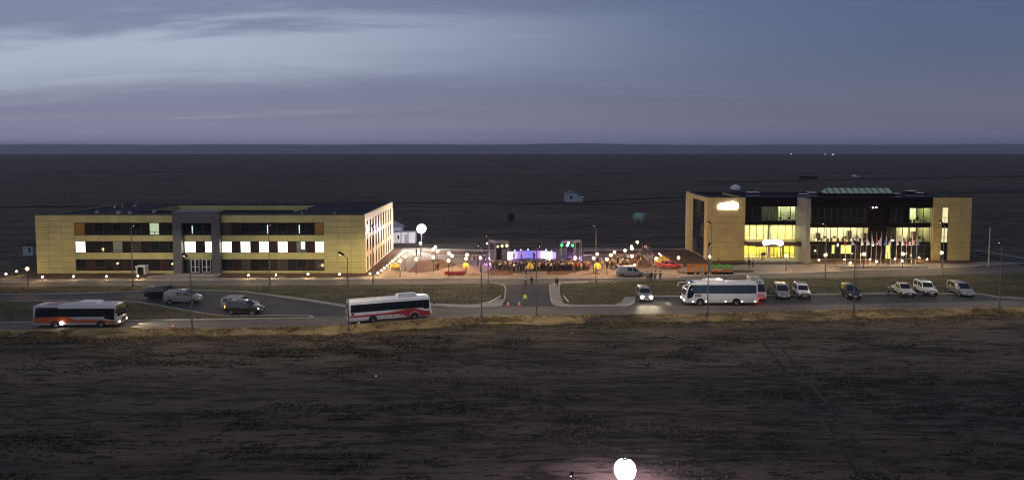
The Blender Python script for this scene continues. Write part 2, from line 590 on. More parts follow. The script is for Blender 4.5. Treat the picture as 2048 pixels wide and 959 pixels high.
# footways and kerbs
poly('footway', [(1099.5, 574), (1104, 569), (1121, 565.5), (1176, 563.5), (1176, 565.6), (1122, 568), (1119.5, 573), (1120, 590), (1126, 607), (1140, 610), (1228, 610), (1228, 612.4), (1138, 612.4), (1112, 610.5), (1104, 604), (1101, 590)], 0.125, MATS['concrete'], 0.15)
poly('footway', [(1241, 606), (1251, 594.5), (1272, 594.3), (1270, 600), (1263, 607), (1250, 611), (1230, 612.4), (1228, 610)], 0.128, MATS['concrete'], 0.15)
poly('footway', [(495, 583.5), (602, 596.5), (690, 610), (864, 607), (930, 609.5), (985, 608.6), (1005, 601), (1009, 601), (1006, 607), (996, 612), (940, 614.5), (864, 611), (690, 614.5), (600, 600.5), (497, 585.6)], 0.125, MATS['concrete'], 0.15)
poly('footway', [(955, 609), (985, 600), (1006, 599), (1006, 603), (985, 608.5)], 0.129, MATS['concrete'], 0.15)
poly('footway', [(1300, 594.5), (1541, 592.4), (1741, 588.4), (1908, 588.4), (1963, 589.4), (1999, 595.6), (2048, 598), (2800, 600), (2800, 598), (2048, 596), (1997, 593.6), (1963, 587.6), (1908, 586.4), (1741, 586.4), (1541, 590), (1300, 592)], 0.125, MATS['concrete'], 0.15)
for kp in ([(-750, 603), (0, 602.5), (154, 601.5), (260, 604), (300, 609), (342, 616), (434, 631), (500, 632), (612, 631.6), (621, 633.4), (612, 635.8), (444, 638.5), (260, 641), (0, 645), (-750, 647)],
           [(-750, 590.2), (0, 588.8), (160, 586.8), (294, 582.2), (417, 581.5), (496, 583.4)],
           [(985, 567.2), (1000, 568.5), (1008, 572), (1011, 578), (1010, 592), (1008, 602)],
           [(1176, 563.3), (1121, 565.3), (1104, 568.8), (1099.3, 574), (1100.8, 590), (1103.8, 604), (1112, 610.7), (1138, 612.7), (1230, 612.7), (1250, 611.3), (1263, 607.4), (1270.5, 600)],
           [(1005, 608), (996, 612.4), (940, 614.9), (864, 611.4)]):
    ribbon('kerb', smooth_line(kp, 5), 0.22, -0.02, 0.15, MATS['kerb'])
ribbon('kerb', smooth_line(FAR, 4), 0.35, -0.02, 0.17, MATS['kerb'])

# forecourt paving
poly('forecourt', FAR + [(2800, 520), (1960, 524), (1935, 527), (1640, 529), (1490, 530), (1400, 533), (1345, 536), (1345, 502), (1300, 497), (1170, 496), (975, 500), (830, 496), (806, 497), (757, 549), (700, 555), (72, 557.5), (-750, 561)], 0.13, MATS['paving'], 0.15)
beds = [[(72, 548.5), (72, 556.5), (290, 556), (300, 551.5), (340, 546.5)],
        [(446, 546), (440, 555.3), (700, 554), (757, 548), (806, 497), (784, 497), (731, 545.5)],
        [(815, 545), (838, 523), (880, 519), (915, 530), (900, 535), (868, 542), (845, 546)],
        [(925, 551), (948, 547), (972, 551)],
        [(962, 546), (990, 538.5), (1026, 540), (1026, 551), (985, 551.5)],
        [(1093, 542), (1093, 550.5), (1130, 550.5), (1160, 542.5), (1130, 539)],
        [(1165, 549), (1190, 545.6), (1200, 549.5)],
        [(838, 502.5), (975, 503), (975, 510.5), (870, 511)],
        [(1170, 503), (1272, 502), (1276, 509.5), (1168, 510)],
        [(1222, 541), (1245, 524), (1266, 514), (1286, 512), (1304, 530), (1300, 536), (1262, 541)],
        [(1300, 500), (1376, 500), (1413, 522), (1412, 529), (1345, 535), (1338, 533)],
        [(1628, 521.5), (1935, 519.5), (1946, 526), (1640, 529)],
        [(1412, 523), (1488, 522.5), (1494, 527), (1412, 530)],
        [(1358, 548), (1504, 545.5), (1510, 541.5), (1480, 541), (1358, 544.5)]]
for p in beds:
    poly('planting_bed', p, 0.17, MATS['bed_soil'] if p is not beds[-1] else MATS['lawn'], 0.04)
for kp in ([(838, 502), (975, 502.4)], [(866, 511.4), (975, 511)], [(1168, 502.5), (1376, 499)], [(1166, 510.5), (1290, 509.6)], [(1286, 511.6), (1306, 531)]):
    ribbon('path_edging', kp, 0.3, 0.13, 0.24, MATS['kerb'])
# side road beyond the right-hand building
poly('side_road', [(1944, 505), (1957, 502), (2060, 520), (2800, 530), (2800, 540), (2060, 534), (1990, 516)], 0.138, MATS['new_asphalt'])
ribbon('kerb', [(1950, 501.5), (2060, 519.5), (2800, 529.5)], 0.35, 0.1, 0.26, MATS['kerb'])
# old cart tracks, a shallow drain and a floodlit pale strip on the plain
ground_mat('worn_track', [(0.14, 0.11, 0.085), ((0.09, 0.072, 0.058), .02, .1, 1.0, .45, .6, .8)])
ground_mat('ditch_soil', [(0.036, 0.035, 0.028), ((0.07, 0.075, 0.06), .05, .2, 1.0, .5, .62, .8)])
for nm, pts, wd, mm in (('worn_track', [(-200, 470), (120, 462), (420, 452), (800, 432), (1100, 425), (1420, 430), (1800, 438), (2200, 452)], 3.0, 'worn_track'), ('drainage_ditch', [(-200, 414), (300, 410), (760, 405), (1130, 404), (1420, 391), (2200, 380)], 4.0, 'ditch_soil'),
                        ('worn_track', [(900, 404), (1140, 407), (1300, 403), (1560, 388), (2200, 372)], 3.5, 'worn_track'), ('worn_track', [(1420, 364), (1600, 359.5), (1720, 357), (1900, 354.5), (2200, 352)], 9.0, 'ditch_soil'), ('worn_track', [(-200, 344), (500, 342), (1200, 346), (2200, 341)], 10.0, 'worn_track'), ('worn_track', [(780, 489), (980, 489.5), (1180, 489), (1375, 486)], 3.0, 'worn_track')):  # last strip also paints the floodlit ground as a paler track
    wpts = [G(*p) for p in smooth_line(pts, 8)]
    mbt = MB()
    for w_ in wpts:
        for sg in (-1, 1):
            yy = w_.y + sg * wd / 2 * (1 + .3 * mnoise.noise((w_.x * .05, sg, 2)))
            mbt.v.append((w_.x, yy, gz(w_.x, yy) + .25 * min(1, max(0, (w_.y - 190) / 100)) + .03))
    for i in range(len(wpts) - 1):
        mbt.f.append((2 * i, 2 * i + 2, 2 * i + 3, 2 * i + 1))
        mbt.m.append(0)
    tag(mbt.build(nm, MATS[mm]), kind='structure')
# wheel track over the field
tw = [G(px, py, -0.5) for px, py in smooth_line([(1525, 660), (1575, 730), (1640, 810), (1705, 900), (1760, 990)], 8)]
for off in (-.8, .8):
    b = MB()
    for i, w in enumerate(tw):
        for s in (-1, 1):
            x = w.x + off + s * 0.16 + 0.1 * mnoise.noise((w.y * 0.4, s, 5))
            b.v.append((x, w.y, gz(x, w.y) + 0.03))
    for i in range(len(tw) - 1):
        b.f.append((2 * i, 2 * i + 1, 2 * i + 3, 2 * i + 2))
        b.m.append(0)
    'track_soil' in MATS or ground_mat('track_soil', [(0.105, 0.083, 0.066), ((0.050, 0.043, 0.034), .8, .3, 1.0, .40, .54, .95)], bump=0.03)
    tag(b.build('wheel_track', MATS['track_soil']), kind='structure')

# ---- grass and stubble nobody could count
def in_poly(p, pts):
    x, y, c = p[0], p[1], False
    for i in range(len(pts)):
        a, b_ = pts[i - 1], pts[i]
        if (a.y > y) != (b_.y > y) and x < (b_.x - a.x) * (y - a.y) / (b_.y - a.y) + a.x:
            c = not c
    return c
def tufts(name, spots, mats, hmin, hmax, label, blades=4, wid=0.03):
    rs = np.random.RandomState(5)
    n = len(spots)
    P = np.array(spots, dtype=float)
    vs = np.zeros((n, blades, 3, 3))
    for k in range(blades):
        a = rs.rand(n) * 2 * np.pi
        h = hmin + (hmax - hmin) * rs.rand(n)
        lean = h * (0.25 + 0.6 * rs.rand(n))
        off = rs.randn(n, 2) * 0.07
        bx, by = P[:, 0] + off[:, 0], P[:, 1] + off[:, 1]
        w = wid * (0.7 + 0.8 * rs.rand(n))
        vs[:, k, 0] = np.stack([bx - np.sin(a) * w, by + np.cos(a) * w, P[:, 2]], 1)
        vs[:, k, 1] = np.stack([bx + np.sin(a) * w, by - np.cos(a) * w, P[:, 2]], 1)
        vs[:, k, 2] = np.stack([bx + np.cos(a) * lean, by + np.sin(a) * lean, P[:, 2] + h], 1)
    me = bpy.data.meshes.new(name)
    nt = n * blades
    me.vertices.add(nt * 3)
    me.vertices.foreach_set('co', vs.reshape(-1))
    me.loops.add(nt * 3)
    me.loops.foreach_set('vertex_index', np.arange(nt * 3))
    me.polygons.add(nt)
    me.polygons.foreach_set('loop_start', np.arange(nt) * 3)
    me.polygons.foreach_set('loop_total', np.full(nt, 3))
    for m in mats:
        me.materials.append(m)
    me.polygons.foreach_set('material_index', np.repeat(rs.randint(0, len(mats), n), blades))
    me.update()
    o = link(name, me)
    tag(o, label, 'grass', kind='stuff')
    return o
mat('straw', (0.44, 0.31, 0.14), 0.9)
mat('straw_dark', (0.25, 0.175, 0.08), 0.9)
mat('blade_green', (0.055, 0.065, 0.028), 0.9)
mat('blade_olive', (0.10, 0.090, 0.045), 0.9)
mat('stubble', (0.17, 0.13, 0.09), 0.95)
mat('stubble_dark', (0.030, 0.030, 0.018), 0.95)
rs = random.Random(3)
sp = []
while len(sp) < 19000:
    x = rs.uniform(-75, 75)
    yn, yv = yat(NEARW, x), yat(VERGEW, x)
    t = rs.random() ** 0.9 * (1.0 if rs.random() < .6 else 1.9)
    y = yn - 0.25 + (yv - 0.6 - yn) * t
    if mnoise.noise((x * 0.4, y * 0.6, 8)) > -0.25 + 0.35 * rs.random():
        sp.append((x, y, gz(x, y) + 0.03))
tufts('dry_grass', sp, [MATS['straw'], MATS['straw_dark'], MATS['blade_olive'], MATS['straw_dark']], 0.06, 0.24, 'dry straw coloured grass along the front edge of the road')
sp = []
LW = [[G(*p) for p in pl] for pl in (LAWN_A, LAWN_B, LAWN_C)]
for pl in LW:
    x0, x1 = max(-82, min(p.x for p in pl)), min(88, max(p.x for p in pl))
    y0, y1 = min(p.y for p in pl), max(p.y for p in pl)
    for _ in range(int((x1 - x0) * (y1 - y0) * 5)):
        x, y = rs.uniform(x0, x1), rs.uniform(y0, y1)
        if mnoise.noise((x * 0.15, y * 0.3, 5)) > -0.1 - 0.3 * rs.random() and in_poly((x, y), pl):
            sp.append((x, y, 0.10))
tufts('lawn_grass', sp, [MATS['blade_green'], MATS['blade_olive'], MATS['blade_olive'], MATS['straw_dark']], 0.05, 0.16, 'patchy brown green grass between the roads')
sp = []
for _ in range(150000):
    y = 40 + 44 * rs.random() ** 1.2
    x = rs.uniform(-0.82 * y - 3, 0.82 * y + 3)
    y = round(y / 0.62) * 0.62 + rs.gauss(0, 0.10)
    d = 0.7 * mnoise.noise((x * 0.05, y * 0.2, 2.5)) + 0.8 * mnoise.noise((x * 0.28, y * 0.8, 6.5))
    if d > 0.0 + 0.75 * rs.random() and y < yat(VERGEW, x) - 0.5:
        sp.append((x, y, gz(x, y) + 0.0))
tufts('field_stubble', sp, [MATS['stubble_dark'], MATS['stubble_dark'], MATS['stubble'], MATS['blade_green']], 0.05, 0.18, 'dark stubble and weeds over the ploughed foreground field', blades=4, wid=0.035)

# ================================================================ buildings
mat('yellow_panel', (0.57, 0.53, 0.21), 0.55, var=0.11, vscale=0.45, rnd=0.07)
mat('tan_panel', (0.50, 0.415, 0.155), 0.55, var=0.10, vscale=0.9, rnd=0.06)
mat('pale_panel', (0.64, 0.53, 0.30), 0.5, var=0.08, vscale=0.9, rnd=0.05)
mat('grey_panel', (0.115, 0.115, 0.125), 0.5, var=0.12, vscale=0.8, rnd=0.06)
mat('fin_panel', (0.25, 0.25, 0.215), 0.6, var=0.12, vscale=0.8, rnd=0.05)
mat('joint', (0.17, 0.15, 0.075), 0.9)
mat('infill', (0.014, 0.012, 0.011), 0.5, spec=0.2)
mat('infill_brown', (0.040, 0.022, 0.018), 0.5, var=0.2, spec=0.2)
mat('black_clad', (0.005, 0.0045, 0.005), 0.5, spec=0.15)
mat('dark_glass', (0.016, 0.020, 0.022), 0.06, spec=0.5)
mat('dim_glass', (0.075, 0.070, 0.055), 0.15)
mat('frame_dark', (0.035, 0.035, 0.035), 0.45)
mat('frame_white', (0.70, 0.70, 0.72), 0.45)
mat('roof_dark', (0.011, 0.013, 0.019), 0.85, var=0.4, vscale=0.25, spec=0.2)
mat('coping', (0.02, 0.022, 0.025), 0.5)
mat('white_paint', (0.74, 0.74, 0.73), 0.5, var=0.06)
mat('steel', (0.35, 0.36, 0.37), 0.4, 0.7)
mat('pole_steel', (0.20, 0.20, 0.21), 0.45, 0.5, var=0.15, vscale=3)
glow('lit_white', (1.0, 0.93, 0.80), 6.0)
glow('lit_green', (0.62, 0.78, 0.50), 0.75)
glow('lit_orange', (0.74, 0.36, 0.12), 0.14)
glow('lit_curtain', (0.60, 0.56, 0.40), 0.22)
glow('lit_slit', (0.75, 1.0, 0.95), 1.2)
glow('lit_yellow', (1.0, 0.88, 0.22), 1.3)

_wc = {}
def window(parent, x, y, z, w, h, pane, rz=0.0, rail=0.24, mull=1, frame='frame_dark', lower=None, t=0.075, hinge=None, name='window'):
    """frame mesh (part) with its panes as sub-parts; origin lower-left, seen from -y"""
    key = (round(w, 2), round(h, 2), rail, mull, frame, t)
    if key not in _wc:
        b = MB()
        d0, d1 = 0.0, 0.09
        b.box(0, w, d0, d1, 0, t).box(0, w, d0, d1, h - t, h).box(0, t, d0, d1, t, h - t).box(w - t, w, d0, d1, t, h - t)
        zr = h * rail
        if rail:
            b.box(t, w - t, d0 + .004, d1 - .004, zr - t / 2, zr + t / 2)
        for k in range(mull):
            xm = w * (k + 1) / (mull + 1)
            b.box(xm - t / 2, xm + t / 2, d0 + .008, d1 - .008, t, (zr - t / 2) if rail else h - t)
        _wc[key] = b.mesh('window_frame', MATS[frame])
    f = link(name, _wc[key], parent, (x, y, z), None, (0, 0, rz))
    zr = h * rail
    up = MATS[pane]
    lo = MATS[lower or pane]
    block('pane', up, f, t, w - t, 0.035, 0.05, (zr + t / 2) if rail else t, h - t)
    if rail:
        for k in range(mull + 1):
            xa, xb = w * k / (mull + 1), w * (k + 1) / (mull + 1)
            block('pane', lo, f, xa + t / 2 + .01, xb - t / 2 - .01, 0.035, 0.05, t, zr - t / 2)
    return f

def panels(parent, m, x0, x1, z0, z1, pw, ph, y0, y1, side=None, gap=0.035, name='panel'):
    nx_, nz_ = max(1, round((x1 - x0) / pw)), max(1, round((z1 - z0) / ph))
    for i in range(nx_):
        for j in range(nz_):
            a, b_ = x0 + (x1 - x0) * i / nx_, x0 + (x1 - x0) * (i + 1) / nx_
            c, d = z0 + (z1 - z0) * j / nz_, z0 + (z1 - z0) * (j + 1) / nz_
            if side is None:
                block(name, MATS[m], parent, a + gap / 2, b_ - gap / 2, y0, y1, c + gap / 2, d - gap / 2)
            else:       # panels on a wall that faces +x or -x; x runs along the depth
                block(name, MATS[m], parent, y0, y1, a + gap / 2, b_ - gap / 2, c + gap / 2, d - gap / 2)

# ---------------------------------------------------------------- left: three-storey block with yellow panels
YL = G(400, 547.5).y
X0 = PL(72, 490, YL).x
lx = lambda p: PL(p, 490, YL).x - X0
lz = lambda p: PL(400, p, YL).z
LWID, LDEP, LTOP = lx(729), 29.0, lz(429.5)
LB = empty('yellow_office_block', (X0, YL, 0))
tag(LB, 'long three storey block with yellow panels, dark window bands and grey entrance portal', 'building')
wall = MB()
fw, xl, xr, bw = 9.6, 13.6, LWID - 15.6, 4.6
wall.box(0.25, LWID - 0.25, 0.25, fw, 0, LTOP - .45)
wall.box(0.25, xl, fw + .002, LDEP - bw - .002, 0, LTOP - .45).box(xr, LWID - .25, fw + .002, LDEP - bw - .002, 0, LTOP - .45)
wall.box(0.25, LWID - .25, LDEP - bw, LDEP, 0, LTOP - .45)
wall = wall.build('wall', MATS['joint'], LB)
roof = MB().box(.2, LWID - .2, .2, fw, LTOP - .448, LTOP - .40).box(.2, xl, fw + .001, LDEP - bw - .001, LTOP - .448, LTOP - .40)
roof.box(xr, LWID - .2, fw + .001, LDEP - bw - .001, LTOP - .448, LTOP - .40).box(.2, LWID - .2, LDEP - bw, LDEP, LTOP - .448, LTOP - .40)
roof = roof.build('roof', MATS['roof_dark'], LB)
cp_ = MB().box(-.06, LWID + .06, -.06, .30, LTOP - .02, LTOP + .10).box(-.06, .3, .302, LDEP, LTOP - .02, LTOP + .10).box(LWID - .3, LWID + .06, .302, LDEP, LTOP - .02, LTOP + .10)
cp_.box(.302, LWID - .302, LDEP - .3, LDEP, LTOP - .02, LTOP + .10)
cp_.box(xl, xr, fw - .25, fw, LTOP - .4, LTOP - .02).box(xl, xr, LDEP - bw, LDEP - bw + .25, LTOP - .4, LTOP - .02)
cp_.build('coping', MATS['coping'], roof)
for i in range(14):      # roof vents and cable boxes on the flat roof
    vx, vy = random.uniform(2, LWID - 2), random.choice([random.uniform(3, 8), random.uniform(12, 22) if True else 0])
    if vy > fw and xl < vx < xr:
        vx = random.uniform(2, xl - 2)
    s = random.uniform(.15, .4)
    MB().box(-s, s, -s, s, 0, random.uniform(.25, .6)).tube((0, 0, .2), (0, 0, .75), .08).build('roof_vent', MATS['steel'], roof, loc=(vx, vy, LTOP - .4))
# courtyard faces
panels(wall, 'yellow_panel', xl, xr, LTOP - 4.2, LTOP - .42, 2.1, 1.05, LDEP - bw - .08, LDEP - bw - .003)
panels(wall, 'yellow_panel', fw, LDEP - bw - .1, LTOP - 4.2, LTOP - .42, 2.1, 1.05, xl + .003, xl + .08, side=1)
PW, PH = 2.1, 1.06
bands = [(lz(470), lz(445)), (lz(505), lz(482)), (lz(541), lz(518))]       # top, middle, ground
# solid ends
for a, b_ in ((0, lx(150)), (lx(648), LWID)):
    panels(wall, 'yellow_panel', a, b_, 0.02, LTOP - .03, PW, PH, 0, .25)
for a, b_ in ((lx(150), lx(350)), (lx(443), lx(648))):
    panels(wall, 'yellow_panel', a, b_, bands[0][1], LTOP - .03, PW, 1.5, 0, .25)
    panels(wall, 'yellow_panel', a, b_, bands[1][1], bands[0][0], PW, 1.3, 0, .25)
    panels(wall, 'yellow_panel', a, b_, bands[2][1], bands[1][0], PW, 1.3, 0, .25)
    panels(wall, 'yellow_panel', a, b_, 0.02, bands[2][0], PW, 1.0, 0, .25)
# left end wall and the right end wall
panels(wall, 'yellow_panel', .26, LDEP, 0.02, LTOP - .03, 2.4, 1.3, 0, .25, side=1)
lit = {('R', 1, 0): 'lit_white', ('R', 1, 1): 'lit_white', ('R', 1, 2): 'lit_white', ('R', 1, 3): 'lit_white', ('R', 1, 4): 'lit_curtain', ('R', 1, 5): 'lit_white',
       ('L', 1, 0): 'lit_white', ('L', 1, 2): 'lit_curtain', ('L', 1, 3): 'dim_glass', ('L', 0, 0): 'lit_orange', ('L', 0, 4): 'lit_green',
       ('R', 0, 5): 'lit_orange', ('R', 0, 0): 'dim_glass', ('R', 2, 1): 'dim_glass', ('R', 2, 3): 'dim_glass', ('R', 2, 5): 'dim_glass'}
per, ww = lx(188.2) - lx(151), lx(171) - lx(151)
for wing, xa, xe in (('L', lx(150), lx(350)), ('R', lx(443), lx(648))):
    for fl, (z0, z1) in enumerate(bands):
        nwin = 6
        prev = xa
        for k in range(nwin):
            x = xa + .03 + k * per
            w = min(ww, xe - x - .02)
            if w < .4:
                continue
            if x - prev > .05:
                block('infill_panel', MATS['infill_brown' if (fl == 1 and wing == 'R') or (fl == 2 and k % 2) else 'infill'], wall, prev + .01, x - .01, .10, .25, z0 + .01, z1 - .01)
            window(LB, x, .08, z0 + .02, w, z1 - z0 - .04, lit.get((wing, fl, k), 'dark_glass'))
            prev = x + w
        if xe - prev > .1:
            block('infill_panel', MATS['infill'], wall, prev + .01, xe - .01, .10, .25, z0 + .01, z1 - .01)
# the half-drawn window and the thin lit slits
block('curtain_gap', MATS['lit_white'], LB, lx(602), lx(609), .105, .112, bands[1][0] + .65, bands[1][1] - .1)
for p in (534.5, 598):
    block('lit_slit', MATS['lit_slit'], LB, lx(p), lx(p + 1.8), .088, .095, bands[0][0] + .3, bands[0][1] - .4)
for p in (151, 629):
    for k in range(5):
        block('curtain_fold', MATS['infill_brown'], LB, lx(p) + .14 + .34 * k, lx(p) + .24 + .34 * k, .118, .124, bands[0][0] + .62, bands[0][1] - .12)
# portal
P0, P1, P2, P3, PT = lx(350), lx(367), lx(427), lx(443), lz(421.5)
portal = empty('portal', (0, 0, 0), 0, LB)
pc = MB().box(P0 + .06, P1 - .06, -.74, .3, 0, PT - .05).box(P2 + .06, P3 - .06, -.74, .3, 0, PT - .05).box(P1 - .06, P2 + .06, -.74, .3, lz(445) + .06, PT - .05).box(P0 + .06, P3 - .06, .302, 3, LTOP - .3, PT - .05)
pc.build('core', MATS['joint'], portal)
for a, b_ in ((P0, P1), (P2, P3)):
    panels(portal, 'grey_panel', a, b_, .02, lz(445), 1.5, 1.2, -.8, -.742, gap=.025)
    for s, e in ((a, a + .058), (b_ - .058, b_)):
        for k in range(8):
            zz = lz(445) / 8
            block('panel', MATS['grey_panel'], portal, s, e, -.74, -.01, .02 + k * zz + .012, (k + 1) * zz - .012)
panels(portal, 'grey_panel', P0, P3, lz(445), PT, 1.4, 1.1, -.8, -.742, gap=.025)
panels(portal, 'grey_panel', P0, P3, PT - .048, PT - .0, 99, 99, -.8, 2.0, gap=.0, name='top_cap')
for za, zb in ((bands[1][1], bands[0][0]), (bands[2][1], bands[1][0])):
    panels(wall, 'yellow_panel', P1, P2, za, zb, 1.8, 1.3, 0, .25)
z0, z1 = bands[0]
for k in range(3):
    w = (P2 - P1) / 3
    window(LB, P1 + k * w + .02, .08, z0 + .02, w - .04, z1 - z0 - .04, 'dark_glass')
block('lit_slit', MATS['lit_slit'], LB, lx(384), lx(386.5), .088, .095, z0 + .3, z1 - .6)
z0, z1 = bands[1]
window(LB, lx(368.5), .08, z0 + .02, lx(391) - lx(368.5), z1 - z0 - .04, 'lit_white')
block('infill_panel', MATS['infill'], wall, lx(391) + .02, lx(409) - .02, .10, .25, z0 + .01, z1 - .01)
window(LB, lx(409), .08, z0 + .02, lx(427) - lx(409) - .03, z1 - z0 - .04, 'lit_white')
# recessed entrance with two glazed double doors
mat('entry_dark', (0.020, 0.030, 0.040), 0.3)
block('entrance_recess', MATS['entry_dark'], LB, P1, P2, .10, .24, .3, bands[2][1])
for a, b_ in ((381, 397.5), (403, 421)):
    w = (lx(b_) - lx(a)) / 2
    for k in range(2):
        window(LB, lx(a) + k * w, .0, .32, w - .02, 2.35, 'dark_glass', rail=.42, mull=0, frame='frame_white', t=.09, name='door')
MB().box(P0 - .3, P3 + .3, -4.0, -.82, 0, .30).box(P0 - .3, P3 + .3, -4.4, -4.002, 0, .16).build('entrance_step', MATS['concrete'], LB)
MB().prism([(P0 - 5.2, 0.0), (P0 - .31, .30), (P0 - .31, 0.0)], -3.4, -1.6).build('ramp', MATS['concrete'], LB)
# right end wall: tall strips of windows between pale piers
side_y = [1.4 + k * 2.62 for k in range(10)]
for k, yy in enumerate(side_y):
    for fl, (z0, z1) in enumerate(bands):
        wdw = window(LB, LWID + .10, yy, z0 - .15, 1.25, z1 - z0 + .3, 'dark_glass' if (k * 7 + fl * 3) % 5 else 'dim_glass', rz=math.pi / 2, rail=.24, mull=0)
    for za, zb in ((0.02, bands[2][0] - .15), (bands[2][1] + .15, bands[1][0] - .15), (bands[1][1] + .15, bands[0][0] - .15)):
        block('panel', MATS['pale_panel'], wall, LWID - .24, LWID + .02, yy, yy + 1.25, za + .01, zb - .01)
prev = .27
for yy in side_y + [LDEP + .02]:
    panels(wall, 'pale_panel', prev, yy - .02, .02, bands[0][1] + .14, 2, 1.3, LWID - .24, LWID + .14, side=1)
    prev = yy + 1.27
panels(wall, 'pale_panel', .27, LDEP, bands[0][1] + .16, LTOP - .03, 2.6, 1.3, LWID - .24, LWID + .06, side=1)
# white porch hood over a basement stair, before the facade
hd = empty('stair_hood', (X0 + lx(279), YL - 1.5, 0))
tag(hd, 'small white framed stair hood standing before the yellow facade', 'hood')
for a, b_ in ((0, .22), (1.4, 1.62)):
    block('side_wall', MATS['white_paint'], hd, a, b_, 0, 1.3, .1, 1.55)
block('roof_slab', MATS['white_paint'], hd, -.08, 1.7, -.15, 1.4, 1.55, 1.72)
block('doorway', MATS['infill'], hd, .221, 1.399, .35, .42, .1, 1.55)

# ---------------------------------------------------------------- right: three-storey glazed building
YR = G(1450, 521.5).y
XR0 = PL(1414, 460, YR).x
rx = lambda p, y=0.0: PL(p, 460, YR + y).x - XR0
rzz = lambda p, y=0.0: PL(1650, p, YR + y).z
RWID, RDEP, RTOP = rx(1942), 15.0, rzz(394.5)
RB = empty('glazed_office_building', (XR0, YR, 0))
tag(RB, 'three storey building with lit glass front, tan end walls and skylight on roof', 'building')
xa1, xb0, xb1 = rx(1490), rx(1620), rx(1865)
GA, GB = 1.6, 0.8                   # how far the two glass fronts stand back
wall = MB().box(.2, xa1 - .2, .2, RDEP, 0, RTOP - .5).box(xb1 + .2, RWID - .2, .6, RDEP, 0, RTOP - .5).box(xa1 - .198, xb1 + .198, 8.0, RDEP, 0, RTOP - .5)
wall = wall.build('wall', MATS['joint'], RB)
roof = MB().box(.1, RWID - .1, .1 + 1.2, RDEP, RTOP - .498, RTOP - .42).build('roof', MATS['roof_dark'], RB)
MB().box(-.05, xa1 + .02, -.05, .25, RTOP - .02, RTOP + .12).box(xb1 - .02, RWID + .05, -.05, .25, RTOP - .02, RTOP + .12).box(-.05, .25, .252, RDEP, RTOP - .02, RTOP + .12).box(RWID - .25, RWID + .05, .252, RDEP, RTOP - .02, RTOP + .12).box(.252, RWID - .252, RDEP - .3, RDEP, RTOP - .4, RTOP + .12).build('coping', MATS['coping'], roof)
# tan end blocks
panels(wall, 'tan_panel', 0, xa1, .02, RTOP - .03, 2.5, 1.28, 0, .2)
panels(wall, 'tan_panel', GA - 1.4, RDEP, .02, RTOP - .03, 2.5, 1.28, xa1 - .2, xa1, side=1)
s0, s1 = rx(1883), rx(1896.5)
panels(wall, 'tan_panel', xb1, s0, .02, RTOP - .03, 1.9, 1.28, 0, .2)
panels(wall, 'tan_panel', s1, RWID, .02, RTOP - .03, 2.3, 1.28, 0, .2)
panels(wall, 'tan_panel', s0, s1, rzz(414.5), RTOP - .03, 2, 2, 0, .2)
block('infill_panel', MATS['black_clad'], wall, s0 + .01, s1 - .01, .15, .25, .02, rzz(414.5) - .01)
for za, zb in ((446, 414.5), (485, 455)):
    window(RB, s0 + .04, .06, rzz(za), s1 - s0 - .08, rzz(zb) - rzz(za), 'lit_yellowish' if 'lit_yellowish' in MATS else glow('lit_yellowish', (1.0, .86, .48), 1.0).name, rail=.36, mull=1)
window(RB, s0 + .04, .06, rzz(519), s1 - s0 - .08, rzz(489) - rzz(519), 'dark_glass', rail=.3, mull=0)
# left end wall with its dark window bay and the pale corner pier
panels(wall, 'tan_panel', .22, 2.2, .02, RTOP - .03, 2.0, 1.28, 0, .2, side=1)
panels(wall, 'tan_panel', 2.2, 11.0, rzz(404), RTOP - .03, 2.2, 1.28, 0, .2, side=1)
panels(wall, 'tan_panel', 11.0, RDEP, .02, RTOP - .03, 2.0, 1.28, 0, .2, side=1)
for k in range(3):
    for j, (za, zb) in enumerate(((.6, 3.4), (4.4, 7.2), (8.2, rzz(404) - .05))):
        window(RB, .06, 11.0 - k * 2.93 - .04, za, 2.85, zb - za, 'dim_glass' if (k + j) % 3 == 0 else 'dark_glass', rz=-math.pi / 2, rail=.3, mull=1)
        if k == 0:
            block('infill_panel', MATS['infill'], wall, .1, .2, 2.21, 10.99, zb + .01, (4.39 if j == 0 else 8.19) if j < 2 else rzz(404) - .01)
block('corner_pier', MATS['pale_panel'], RB, -.5, -.02, RDEP - 1.0, RDEP, 0, RTOP + .2)
# slabs, back walls, partitions and columns that show through the glass
mat('room_wall', (0.72, 0.66, 0.46), 0.8, var=0.05)
mat('lobby_wall', (0.80, 0.70, 0.16), 0.7, var=0.05)
mat('room_floor', (0.30, 0.22, 0.15), 0.6)
mat('room_wall_unlit', (0.05, 0.05, 0.05), 0.8)  # darkness of the unlit rooms put into the wall colour
clear_glass('pane_clear', (0.86, 0.90, 0.88), 0.05)
z2a, z2b, z3a, z3b = rzz(480), rzz(451), rzz(443), rzz(413.5)       # 2nd and 3rd floor glass, section A
zg = rzz(490)
wb0, wb1, wt0, wt1 = rzz(484.5), rzz(455), rzz(446.5), rzz(416)
slab = MB()
slab.box(xa1 + .01, xb1 - .01, GB + .3, 7.99, 0, .30)
slab.box(xa1 + .01, xb1 - .01, GB + 1.0, 7.99, wb0 - .55, wb0 - .3).box(xa1 + .01, xb1 - .01, GB + 1.0, 7.99, wt0 - .5, wt0 - .25).box(xa1 + .01, xb1 - .01, GB + 1.2, 7.99, RTOP - 1.4, RTOP - .51)
slab.build('floor_slab', MATS['room_floor'], RB)
xp = [rx(p, 4) for p in (1558, 1612, 1741, 1779, 1804)]
